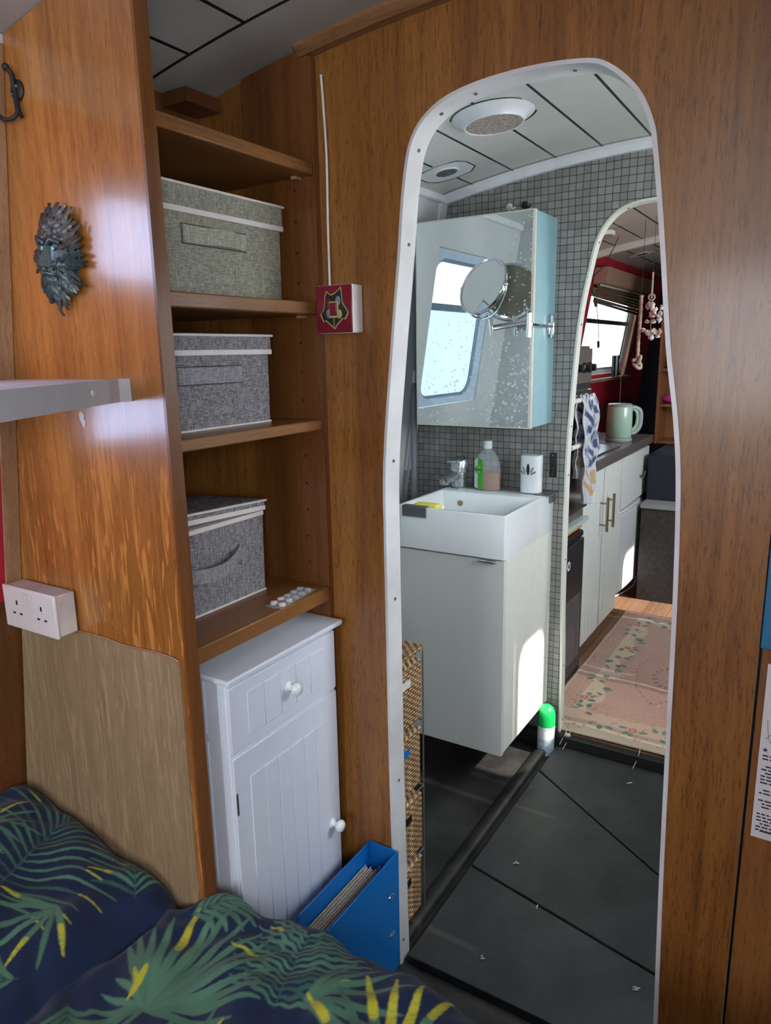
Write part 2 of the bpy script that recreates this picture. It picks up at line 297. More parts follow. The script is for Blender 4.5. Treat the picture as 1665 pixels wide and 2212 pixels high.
# ------------------------------------------------------------------ mesh helpers
class B:
    def __init__(s): s.v = []; s.f = []; s.mi = []; s.cur = 0
    def add(s, vs, fs, T=None):
        o = len(s.v)
        for p in vs: s.v.append(tuple(T @ Vector(p)) if T else tuple(p))
        for f in fs: s.f.append(tuple(i+o for i in f)); s.mi.append(s.cur)
        return s
    def box(s, a, b, T=None):
        x0, x1 = sorted((a[0], b[0])); y0, y1 = sorted((a[1], b[1])); z0, z1 = sorted((a[2], b[2]))
        return s.add([(x0,y0,z0),(x1,y0,z0),(x1,y1,z0),(x0,y1,z0),(x0,y0,z1),(x1,y0,z1),(x1,y1,z1),(x0,y1,z1)],
                     [(0,3,2,1),(4,5,6,7),(0,1,5,4),(1,2,6,5),(2,3,7,6),(3,0,4,7)], T)
    def prism(s, poly, a, b, ax='Z', T=None):
        """poly in the two remaining axes (in xyz order), extruded from a to b along ax"""
        n = len(poly)
        def P(u, v, t): return {'Z': (u, v, t), 'Y': (u, t, v), 'X': (t, u, v)}[ax]
        vs = [P(u, v, a) for u, v in poly] + [P(u, v, b) for u, v in poly]
        fs = [tuple(range(n))[::-1], tuple(range(n, 2*n))] + [(i, (i+1) % n, n+(i+1) % n, n+i) for i in range(n)]
        return s.add(vs, fs, T)
    def lathe(s, prof, n=24, T=None, caps=True):
        vs = []; fs = []
        for r, z in prof:
            for k in range(n): vs.append((r*math.cos(2*PI*k/n), r*math.sin(2*PI*k/n), z))
        for j in range(len(prof)-1):
            for k in range(n): a = j*n+k; b = j*n+(k+1) % n; fs.append((a, b, b+n, a+n))
        if caps:
            fs.append(tuple(range(n))[::-1]); fs.append(tuple(range((len(prof)-1)*n, len(prof)*n)))
        return s.add(vs, fs, T)
    def tube(s, pts, r, n=10, closed=False, T=None):
        P = [Vector(p) for p in pts]; m = len(P); R = r if hasattr(r, '__len__') else [r]*m
        vs = []; fs = []; up = None
        for i in range(m):
            a = P[(i-1) % m] if (closed or i > 0) else P[i]; b = P[(i+1) % m] if (closed or i < m-1) else P[i]
            t = (b-a).normalized()
            if up is None: up = t.orthogonal().normalized()
            up = (up - t*up.dot(t));  up = up.normalized() if up.length > 1e-6 else t.orthogonal().normalized()
            s2 = t.cross(up)
            for k in range(n):
                q = 2*PI*k/n; vs.append(P[i] + (up*math.cos(q)+s2*math.sin(q))*R[i])
        for i in range(m if closed else m-1):
            for k in range(n): a = i*n+k; b = i*n+(k+1) % n; c = ((i+1) % m)*n; fs.append((a, b, c+(k+1) % n, c+k))
        if not closed: fs.append(tuple(range(n))[::-1]); fs.append(tuple(range((m-1)*n, m*n)))
        return s.add(vs, fs, T)
    def cyl(s, a, b, r, n=16, r2=None): return s.tube([a, b], [r, r if r2 is None else r2], n)
    def ball(s, c, r, n=14, sc=(1, 1, 1), T=None):
        prof = [(max(1e-4, math.sin(PI*i/n)), -math.cos(PI*i/n)) for i in range(n+1)]
        Q = Matrix.Translation(c) @ Matrix.Diagonal((r*sc[0], r*sc[1], r*sc[2], 1))
        return s.lathe(prof, n+4, (T @ Q) if T else Q)
def rot(axis, ang, c=(0, 0, 0)): return Matrix.Translation(c) @ Matrix.Rotation(ang, 4, axis) @ Matrix.Translation(-Vector(c))
def obj(name, b, mat, parent=None, bevel=0, seg=2, smooth=35, origin='base', sub=0):
    me = bpy.data.meshes.new(name); v = np.array(b.v, float)
    if parent is not None:
        o0 = parent['_w']; base = np.array(o0)
    elif origin == 'base': base = np.array([(v[:, 0].min()+v[:, 0].max())/2, (v[:, 1].min()+v[:, 1].max())/2, v[:, 2].min()])
    else: base = np.zeros(3)
    own = base
    if parent is not None:
        own = np.array([(v[:, 0].min()+v[:, 0].max())/2, (v[:, 1].min()+v[:, 1].max())/2, v[:, 2].min()])
    me.from_pydata([tuple(p) for p in (v-own)], [], b.f)
    mats = mat if isinstance(mat, (list, tuple)) else [mat]
    for m in mats: me.materials.append(m)
    me.polygons.foreach_set('material_index', b.mi)
    me.validate(); me.update()
    bm = bmesh.new(); bm.from_mesh(me); bmesh.ops.recalc_face_normals(bm, faces=bm.faces); bm.to_mesh(me); bm.free()
    if smooth: me.shade_smooth(); me.set_sharp_from_angle(angle=math.radians(smooth))
    o = bpy.data.objects.new(name, me); COL.objects.link(o)
    o.location = tuple(own-base) if parent is not None else tuple(base)
    if parent is not None: o.parent = parent
    o['_w'] = [float(x) for x in own]
    if bevel:
        md = o.modifiers.new('bevel', 'BEVEL'); md.width = bevel; md.segments = seg; md.limit_method = 'ANGLE'; md.angle_limit = math.radians(40); md.harden_normals = False
    if sub: md = o.modifiers.new('sub', 'SUBSURF'); md.levels = sub; md.render_levels = sub
    return o
def thing(name, label, cat, loc, group=None):
    o = bpy.data.objects.new(name, None); COL.objects.link(o); o.location = loc; o.empty_display_size = 0.05
    o['label'] = label; o['category'] = cat; o['_w'] = [float(x) for x in loc]
    if group: o['group'] = group
    return o
def tag(o, label, cat, group=None):
    o['label'] = label; o['category'] = cat
    if group: o['group'] = group
    return o
def struct(o, label=None):
    o['kind'] = 'structure'
    if label: o['label'] = label
    return o
def dup(root, loc, label=None, group=None):
    r = root.copy(); COL.objects.link(r); r.location = loc
    if label: r['label'] = label
    if group: r['group'] = group
    def rec(a, b):
        for ch in a.children:
            c = ch.copy(); COL.objects.link(c); c.parent = b; rec(ch, c)
    rec(root, r); return r
def smooth_path(pts, n=6, closed=False):
    P = [Vector(p) for p in pts]; out = []
    for i in range(len(P)-1):
        p0 = P[max(i-1, 0)]; p1 = P[i]; p2 = P[i+1]; p3 = P[min(i+2, len(P)-1)]
        for k in range(n):
            t = k/n; out.append(0.5*((2*p1)+(-p0+p2)*t+(2*p0-5*p1+4*p2-p3)*t*t+(-p0+3*p1-3*p2+p3)*t**3))
    out.append(P[-1]); return out
def text_obj(name, body, size, T, mat, parent, extrude=0.0004):
    cu = bpy.data.curves.new(name, 'FONT'); cu.body = body; cu.size = size; cu.extrude = extrude; cu.align_x = 'CENTER'; cu.align_y = 'CENTER'
    cu.materials.append(mat); tmp = bpy.data.objects.new(name+'_tmp', cu); COL.objects.link(tmp)
    me = bpy.data.meshes.new_from_object(tmp.evaluated_get(bpy.context.evaluated_depsgraph_get())); bpy.data.objects.remove(tmp)
    o = bpy.data.objects.new(name, me); COL.objects.link(o)
    o.parent = parent; o.matrix_local = Matrix.Translation(-Vector(parent['_w'])) @ T
    return o

XC = -0.47
def ceil_z(x): return 2.065 - 0.14*(x-XC)**2
def hullL(z): return -1.42 + 0.16*(z-0.9)
def hullR(z): return 2*XC - hullL(z)

# ------------------------------------------------------------------ structure: bulkheads with arched openings
OPEN_A = [(-.775,-.03),(-.783,.476),(-.785,.816),(-.786,1.05),(-.784,1.226),(-.763,1.45),(-.744,1.624),(-.731,1.755),(-.712,1.833),(-.668,1.877),(-.599,1.898),
          (-.497,1.905),(-.404,1.899),(-.359,1.884),(-.314,1.842),(-.289,1.793),(-.279,1.745),(-.263,1.628),(-.242,1.45),(-.224,1.338),(-.212,1.224),(-.204,1.022),(-.199,.761),(-.193,.476),(-.184,.152),(-.180,-.03)]
LB = [(-.765,-.03),(-.768,.3),(-.775,.557),(-.777,.933),(-.776,1.10),(-.771,1.224),(-.752,1.529),(-.723,1.703),(-.698,1.80),(-.655,1.858),(-.604,1.884),(-.536,1.892)]
OPEN_B = LB + [(-1.0-x, z) for x, z in LB[::-1]]
def dense(op): return [(p.x, p.y) for p in smooth_path([(x, z, 0) for x, z in op], 5)]
OA, OB = dense(OPEN_A), dense(OPEN_B)
def bulkhead(name, y0, y1, opening, x_left, x_right, zb, mats, top=ceil_z):
    """board between the hull sides with an arched doorway cut down to the floor"""
    b = B()
    xs = np.linspace(x_left(1.97), x_right(1.97), 30)
    outer = [(x_left(zb), zb)] + [(x, top(x)) for x in xs] + [(x_right(zb), zb)]
    # split in left piece, head piece and right piece so every face stays simple
    k = max(range(len(opening)), key=lambda i: opening[i][1])
    n = len(opening)
    front = []
    apex = opening[k]
    lo = [(apex[0], top(apex[0]))] + [p for p in outer if p[0] < apex[0] and p[1] > zb][::-1]
    L = [(opening[0][0], zb)] + [p for p in opening[:k+1]] + lo + [(x_left(zb), zb)]
    ro = [p for p in outer if p[0] > apex[0] and p[1] > zb]
    Rr = [(apex[0], top(apex[0]))] + ro + [(x_right(zb), zb), (opening[-1][0], zb)] + opening[k:][::-1]
    for poly in (L, Rr):
        q = []
        for p in poly:
            if not q or (abs(p[0]-q[-1][0])+abs(p[1]-q[-1][1])) > 1e-5: q.append(p)
        m = len(q); vs = [(x, y0, z) for x, z in q]+[(x, y1, z) for x, z in q]
        from mathutils.geometry import tessellate_polygon
        tris = tessellate_polygon([[Vector((x, z, 0)) for x, z in q]])
        b.cur = 0; o = len(b.v); b.v += vs
        for t in tris: b.f.append(tuple(i+o for i in t)); b.mi.append(0)
        for t in tris: b.f.append(tuple(i+o+m for i in t)); b.mi.append(1)
        for i in range(m):
            j = (i+1) % m
            b.f.append((o+i, o+j, o+m+j, o+m+i)); b.mi.append(1)
    me = bpy.data.meshes.new(name); me.from_pydata(b.v, [], b.f)
    for mm in mats: me.materials.append(mm)
    me.polygons.foreach_set('material_index', b.mi); me.update()
    o = bpy.data.objects.new(name, me); COL.objects.link(o); o['kind'] = 'structure'; o['_w'] = [0, 0, 0]
    return o
bulkhead('wall_front', 1.268, 1.288, OA, hullL, lambda z: -0.068, -0.10, [M['wood'], M['white_wall']])
b = B(); b.prism([(-.0635,-.10)]+[(x, ceil_z(x)) for x in np.linspace(-.0635, hullR(1.97), 6)]+[(hullR(-.1),-.10)], 1.281, 1.292, 'Y')
struct(obj('wall_front', b, wood('varnished_oak_side_board', (0.31, 0.128, 0.034), (0.18, 0.066, 0.016), 0.38, 0.2), origin='zero'))
b = B(); b.box((-.085, 1.2925, -.05), (-.045, 1.297, 1.99)); struct(obj('seam_shade', b, M['iron']))  # black strip added behind the seam to stand in for its shade
bulkhead('wall_back', 2.45, 2.47, OB, hullL, hullR, -0.10, [M['tile'], M['cream']])
# white channel trim round each opening
def door_trim(name, opening, ya, yb, screws, mat):
    P = opening; n = len(P); b = B(); sec = [(.0055, ya-.003), (-.002, ya-.005), (-.002, yb+.002), (.0055, yb), (.0055, yb-.004), (.0012, yb-.004), (.0012, ya+.001), (.0055, ya+.001)]
    m = len(sec); rings = []
    for i in range(n):
        a = Vector(P[max(i-1, 0)]); c = Vector(P[min(i+1, n-1)]); t = (c-a).normalized(); nr = Vector((-t.y, t.x))   # outward from the opening
        rings.append([(P[i][0]+nr.x*s, y, P[i][1]+nr.y*s) for s, y in sec])
    vs = [p for r in rings for p in r]
    fs = [(i*m+k, i*m+(k+1) % m, (i+1)*m+(k+1) % m, (i+1)*m+k) for i in range(n-1) for k in range(m)]
    b.add(vs, fs); o = struct(obj(name, b, mat, origin='zero', smooth=30)); o['_w'] = [0, 0, 0]
    ym = ya*0.5+yb*0.5
    for (x, z) in screws:
        i = min(range(1, n-1), key=lambda k: (P[k][0]-x)**2+(P[k][1]-z)**2)
        t = (Vector(P[i+1])-Vector(P[i-1])).normalized(); nr = Vector((-t.y, t.x))
        c = Vector((P[i][0], ym, P[i][1])) - Vector((nr.x, 0, nr.y))*.003
        s = B(); s.cyl(c, c-Vector((nr.x, 0, nr.y))*.0012, .0034, 10); obj('screw', s, M['screw'], o)
    return o
door_trim('trim_1', OA, 1.268, 1.318, [(-.786,1.219),(-.783,.942),(-.778,.076),(-.602,1.897),(-.413,1.899),(-.668,1.877),(-.715,1.825),(-.783,.5),(-.74,1.66)], M['trim'])
door_trim('trim_2', OB, 2.45, 2.485, [(-.775,1.20),(-.777,1.02),(-.748,1.55),(-.70,1.79),(-.62,1.88),(-.767,.30),(-.765,.06),(-.775,.70)], M['cream'])

# ceilings: curved panels
def ceiling(name, y0, y1, mat):
    xs = np.linspace(-1.32, 0.38, 40); b = B(); n = len(xs)
    vs = [(x, y, ceil_z(x)+h) for h in (0, .03) for y in (y0, y1) for x in xs]
    fs = []
    for i in range(n-1):
        fs += [(i, i+1, n+i+1, n+i), (2*n+i, 3*n+i, 3*n+i+1, 2*n+i+1), (i, 2*n+i, 2*n+i+1, i+1), (n+i, n+i+1, 3*n+i+1, 3*n+i)]
    fs += [(0, n, 3*n, 2*n), (n-1, 3*n-1, 4*n-1, 2*n-1)]
    b.add(vs, fs); return struct(obj(name, b, mat, origin='zero', smooth=40))
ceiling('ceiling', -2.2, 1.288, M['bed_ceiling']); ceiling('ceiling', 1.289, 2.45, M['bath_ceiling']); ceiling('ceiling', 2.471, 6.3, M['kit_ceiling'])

# hull sides: leaning lining boards with window openings
def hull_side(name, side, y0, y1, z0, z1, holes, mat, t=0.05):
    fx = hullL if side < 0 else hullR
    ys = sorted({y0, y1, *[h[0] for h in holes], *[h[1] for h in holes]}); zs = sorted({z0, z1, *[h[2] for h in holes], *[h[3] for h in holes]})
    b = B()
    for i in range(len(ys)-1):
        for j in range(len(zs)-1):
            ym = (ys[i]+ys[i+1])/2; zm = (zs[j]+zs[j+1])/2
            if any(h[0] < ym < h[1] and h[2] < zm < h[3] for h in holes): continue
            a, c = zs[j], zs[j+1]; d = side*t
            b.add([(fx(a), ys[i], a), (fx(a), ys[i+1], a), (fx(c), ys[i+1], c), (fx(c), ys[i], c), (fx(a)+d, ys[i], a), (fx(a)+d, ys[i+1], a), (fx(c)+d, ys[i+1], c), (fx(c)+d, ys[i], c)],
                  [(0,1,2,3),(4,7,6,5),(0,4,5,1),(1,5,6,2),(2,6,7,3),(3,7,4,0)])
    return struct(obj(name, b, mat, origin='zero', smooth=0))
WL_BED = (0.02, 0.64, 1.585, 1.80)
WL_BED2 = (0.02, 0.64, 1.255, 1.372)
WR_FILL_BED = (-0.9, 0.0, 1.25, 1.75)  # unseen opening added for a glowing pane that lights the bedroom
WL_BATH = (1.50, 2.02, 1.235, 1.82)
WR_BATH = (2.08, 2.41, 1.30, 1.81)
WR_FILL_BATH = (1.36, 1.96, 1.15, 1.75)  # added out of view, its glowing pane brightens the bathroom
WL_KIT = (4.40, 5.50, 1.28, 1.80)
WR_KIT = (2.485, 2.95, 0.80, 1.70)
WR_KIT2 = (3.80, 4.18, 1.15, 1.78)
WR_FILL_KIT = (3.02, 3.72, 1.20, 1.76)  # added out of view, its glowing pane brightens the kitchen and blocks sun
hull_side('wall_left', -1, -2.2, 0.84, 0.965, 1.90, [WL_BED, WL_BED2], M['red'])
hull_side('wall_left', -1, -2.2, 0.84, 1.9001, 2.0, [], M['white_wall'])
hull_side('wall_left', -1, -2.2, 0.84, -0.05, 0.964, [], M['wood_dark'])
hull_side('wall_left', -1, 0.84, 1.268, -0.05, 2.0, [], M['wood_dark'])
hull_side('wall_left', -1, 1.288, 2.45, -0.1, 2.03, [WL_BATH], M['white_wall'])
hull_side('wall_left', -1, 2.47, 6.3, -0.1, 2.0, [WL_KIT], M['red'])
hull_side('wall_right', 1, -2.2, 1.268, -0.05, 2.0, [WR_FILL_BED], M['wood'])
hull_side('wall_right', 1, 1.288, 2.45, -0.1, 2.03, [WR_BATH, WR_FILL_BATH], M['white_wall'])
hull_side('wall_right', 1, 2.47, 6.3, -0.1, 2.0, [WR_KIT, WR_KIT2, WR_FILL_KIT], M['cream'])
b = B(); b.prism([(hullL(-.1)-.01, -.1), (hullR(-.1)+.01, -.1), (hullR(2.0)+.01, 2.1), (hullL(2.0)-.01, 2.1)], 6.2, 6.26, 'Y'); struct(obj('wall_back', b, M['navy'], origin='zero'))
b = B()
for a_, c_ in (((-1.7,-2.26,-.1),(-.85,-2.2,2.1)), ((-.05,-2.26,-.1),(.8,-2.2,2.1)), ((-.85,-2.26,-.1),(-.05,-2.2,.9)), ((-.85,-2.26,1.9),(-.05,-2.2,2.1))): b.box(a_, c_)
struct(obj('wall_rear', b, M['wood'], origin='zero'))

# windows: frame ring, reveal and panes
def window(name, side, hole, mats, mull=None, pane_mats=None):
    fx = hullL if side < 0 else hullR
    y0, y1, z0, z1 = hole; r = min(0.075, (z1-z0)*0.22)
    def ring(inset, rr):
        pts = []
        for cy, cz, a0 in ((y1-inset-rr, z1-inset-rr, 0), (y0+inset+rr, z1-inset-rr, 90), (y0+inset+rr, z0+inset+rr, 180), (y1-inset-rr, z0+inset+rr, 270)):
            for k in range(9):
                a = math.radians(a0+k*90/8); pts.append((cy+rr*math.cos(a), cz+rr*math.sin(a)))
        return pts
    root = bpy.data.objects.new(name, None); COL.objects.link(root); root['kind'] = 'structure'
    ym, zm = (y0+y1)/2, z0; root.location = (fx(zm), ym, zm); root['_w'] = [fx(zm), ym, zm]
    A = [(y0, z0), (y1, z0), (y1, z1), (y0, z1)]
    O_ = ring(0.003, 0.012); I_ = ring(min(0.030, (z1-z0)*.1), r); I2 = ring(min(0.042, (z1-z0)*.14), r*0.85)
    def X(z, d): return fx(z)+side*d
    def band(P, Q, dp, dq):
        b = B(); n = len(P); vs = [(X(z, dp), y, z) for y, z in P]+[(X(z, dq), y, z) for y, z in Q]
        vs += [(X(z, dp+.012), y, z) for y, z in P]+[(X(z, dq+.012), y, z) for y, z in Q]
        fs = []
        for i in range(n):
            j = (i+1) % n; fs += [(i, j, n+j, n+i), (2*n+i, 3*n+i, 3*n+j, 2*n+j), (n+i, n+j, 3*n+j, 3*n+i), (i, 2*n+i, 2*n+j, j)]
        b.add(vs, fs); return b
    obj('window_frame', band(O_, I_, 0.006, 0.020), mats[0], root)
    obj('window_seal', band(I_, I2, 0.022, 0.030), mats[1], root)
    def pane(za, zb_, mat):
        P = [(min(max(y, y0), y1), min(max(z, za), zb_)) for y, z in I2]; q = []
        for p in P:
            if not q or abs(p[0]-q[-1][0])+abs(p[1]-q[-1][1]) > 1e-5: q.append(p)
        b = B(); n = len(q); b.add([(X(z, .034), y, z) for y, z in q]+[(X(z, .040), y, z) for y, z in q], [tuple(range(n)), tuple(range(n, 2*n))[::-1]]+[(i, (i+1) % n, n+(i+1) % n, n+i) for i in range(n)])
        obj('pane', b, mat, root)
    if mull:
        pane(z0, mull-.012, pane_mats[0]); pane(mull+.012, z1, pane_mats[1])
        b = B(); a, c = mull-.013, mull+.013
        b.add([(X(z, d), y, z) for d in (.020, .042) for y, z in ((y0+.03, a), (y1-.03, a), (y1-.03, c), (y0+.03, c))], [(0,1,2,3),(7,6,5,4),(0,4,5,1),(1,5,6,2),(2,6,7,3),(3,7,4,0)])
        obj('window_bar', b, mats[1], root)
    else: pane(z0, z1, pane_mats[0])
    return root
window('window_1', -1, WL_BATH, (M['recess'], M['seal']), 1.615, (M['frost_low'], M['frost_top']))
window('window_2', -1, WL_KIT, (M['white'], M['steel']), 1.615, (M['glass'], M['glass']))
for k_, sd_, h_, pm_ in ((3, -1, WL_BED, 'day_left'), (4, -1, WL_BED2, 'day_left'), (5, 1, WR_FILL_BED, 'fill_bed'), (6, 1, WR_BATH, 'glass'), (7, 1, WR_FILL_BATH, 'fill_bath'), (8, 1, WR_KIT, 'dim_glass'), (9, 1, WR_KIT2, 'glass'), (10, 1, WR_FILL_KIT, 'fill_kit')):  # unseen right-hand panes with fill glow are added to brighten the rooms
    window('window_%d' % k_, sd_, h_, (M['white'], M['steel']), None, (M[pm_],))

# floors
b = B(); b.box((-1.6, -2.2, -.06), (.65, 1.262, 0)); struct(obj('floor', b, M['slab_dirty'], origin='zero'))
b = B(); b.box((-1.6, 1.262, -.08), (.65, 2.45, -.022)); struct(obj('floor', b, M['slab_dirty'], origin='zero'))
b = B(); b.box((-1.6, 2.45, -.08), (.65, 6.3, .038))
struct(obj('floor', b, M['wood_floor'], origin='zero'))
b = B()
for k in range(9): b.box((-1.5+k*.12, 2.478, .038), (-1.5+k*.12+.116, 4.10, .042))
struct(obj('floor', b, M['wood_floor'], origin='zero'))
b = B(); b.box((-.93, 2.418, -.022), (.5, 2.452, .040)); struct(obj('trim_3', b, M['iron'], bevel=.004))
# raised ridge along the edge of the walkway
b = B(); b.prism([(-.842, -.022), (-.788, -.022), (-.786, -.004), (-.792, .004), (-.806, .006), (-.826, -.006)], 1.29, 2.42, 'Y'); struct(obj('trim_4', b, M['slab_dirty'], origin='zero', smooth=60))
def slab(poly, lab):
    b = B(); b.prism(poly, -.022, 0, 'Z'); return tag(obj('floor_slab', b, M['slab'], bevel=.0025), lab, 'floor slab', 'black floor slabs in the walkway')
e = .004
slab([(-.765,1.295),(.3,1.295),(.3,1.432-e),(-.245,1.547-e),(-.738,1.659-e),(-.765,1.665-e)], 'black floor slab just inside the near doorway, closest to the bed')
slab([(-.765,1.665+e),(-.738,1.659+e),(-.245,1.547+e),(.3,1.432+e),(.3,1.53-e),(-.309,1.904-e),(-.743,2.209-e),(-.765,2.225-e)], 'middle black floor slab between the two slanting joints')
slab([(-.765,2.225+e),(-.743,2.209+e),(-.309,1.904+e),(.3,1.53+e),(.3,2.415),(-.765,2.415)], 'black floor slab against the step up to the kitchen')
b = B(); b.box((-1.42, 2.425, -.022), (-.90, 2.4495, .045)); struct(obj('baseboard_back', b, M['terracotta']))
b = B(); b.box((hullL(.0)-.01, 1.30, .84), (hullL(.86)+.055, 2.40, .875)); struct(obj('trim_5', b, M['iron']))
# coving in the bathroom, curved with the roof
def cove(name, y0, y1, dz, mat, x0=-1.27, x1=.33, drop=.028):
    xs = np.linspace(x0, x1, 30); b = B(); n = len(xs)
    vs = []
    for (y, d) in ((y0, dz), (y1, dz), (y1, dz+drop), (y0+.4*(y1-y0), dz+drop), (y0, dz+.35*drop)): vs += [(x, y, ceil_z(x)-d) for x in xs]
    fs = [(k*n+i, k*n+i+1, ((k+1) % 5)*n+i+1, ((k+1) % 5)*n+i) for k in range(5) for i in range(n-1)]
    fs += [tuple(k*n for k in range(5)), tuple(k*n+n-1 for k in range(5))[::-1]]
    b.add(vs, fs); return struct(obj(name, b, mat, origin='zero', smooth=25))
cove('trim_6', 2.420, 2.45, .0, M['white'])
cove('trim_7', 1.232, 1.268, .0, M['wood_batten'], x0=-.955, x1=.36, drop=.020)
cove('trim_8', 4.30, 4.36, .0, M['cream'], drop=.03)
b = B(); b.prism([(hullL(1.0)+.0, 1.0), (hullL(1.0)+.012, 1.0), (hullL(1.96)+.012, 1.96), (hullL(1.96), 1.96)], 2.405, 2.449, 'Y'); struct(obj('trim_9', b, M['white']))
b = B(); b.box((-1.275, 1.29, 1.955), (-1.235, 2.45, 1.985)); struct(obj('trim_10', b, M['white'], bevel=.006))
# recess: strip of ceiling and dark notch
b = B(); b.box((-1.30, 1.165, 1.955), (-1.18, 1.262, 1.982)); struct(obj('trim_11', b, M['wood_dark']))

# ------------------------------------------------------------------ partition with mask and built-in shelves
b = B(); b.prism([(hullL(-.02)+.004, -.02), (-.93, -.02)]+[(x, ceil_z(x)-.002) for x in np.linspace(-.93, hullL(1.97)+.004, 8)], .82, .845, 'Y')
pw = struct(obj('wall_partition', b, M['wood_panel'], origin='zero')); pw['_w'] = [0, 0, 0]
b = B(); b.box((-.930, .819, -.02), (-.924, .846, 2.03)); obj('edge_strip', b, M['wood_edge'], pw)
top = [(-.942, .905), (-.944, .923)]
for i in range(10): top.append((-.955-i*.046+.004*random.random(), .9255+.0025*math.sin(i*1.7)))
b = B(); b.prism([(hullL(.0)+.006, 0), (-.942, 0)]+top+[(hullL(.925)+.006, .925)], .8155, .8198, 'Y'); obj('lower_veneer', b, M['wood_bare'], pw)
b = B(); b.tube([(-.944, .8172, .9225)]+[(x, .8165, z+.0005) for x, z in top[2:]], .0022, 6); obj('veneer_edge', b, M['wood_post'], pw)
b = B(); b.prism([(-1.150,1.353),(-1.142,1.357),(-1.136,1.349),(-1.139,1.343),(-1.134,1.339),(-1.138,1.329),(-1.141,1.327),(-1.150,1.343)], .8188, .8205, 'Y'); obj('bare_patch', b, M['paper'], pw)
b = B(); b.prism([(hullL(.93)+.002, .93), (hullL(.93)+.006, .93), (hullL(1.965)+.006, 1.965), (hullL(1.965)+.002, 1.965)], .785, .8195, 'Y'); struct(obj('trim_12', b, M['wood_post'], bevel=.004))

us = thing('shelf_unit', 'built-in oak shelf unit between the partition and the doorway', 'shelves', (-1.1, 1.05, 0))
b = B(); b.prism([(-.930, 0), (-.930, ceil_z(-.93)-.025)]+[(x, ceil_z(x)-.004) for x in (-.97, -1.05, -1.11)]+[(-1.11, 0)], 1.252, 1.2675, 'Y')
sp_ = obj('side_panel', b, wood('side_panel_oak', (0.215, 0.078, 0.020), (0.12, 0.040, 0.010), 0.38, 0.2, blotch=0.3), us)
for k in range(14):
    z = 1.775-k*.0605
    if abs(z-1.545) < .02 or abs(z-1.30) < .02: continue
    s = B(); s.cyl((-.982, 1.2519, z), (-.982, 1.2512, z), .0028, 8); obj('peg_hole', s, M['iron'], sp_)
for (z0, z1, xf) in ((1.797, 1.820, -.932), (1.528, 1.553, -.931), (1.290, 1.312, -.932), (.905, .937, -.929)):
    b = B(); b.box((hullL(z1)+.004, .847, z0), (xf, 1.2505, z1)); sh = obj('shelf', b, M['wood_shelf'], us, bevel=.0025)
    p = B(); p.box((-.975, 1.232, z0-.006), (-.962, 1.2505, z0-.0002)); obj('shelf_peg', p, M['wood_post'], sh)

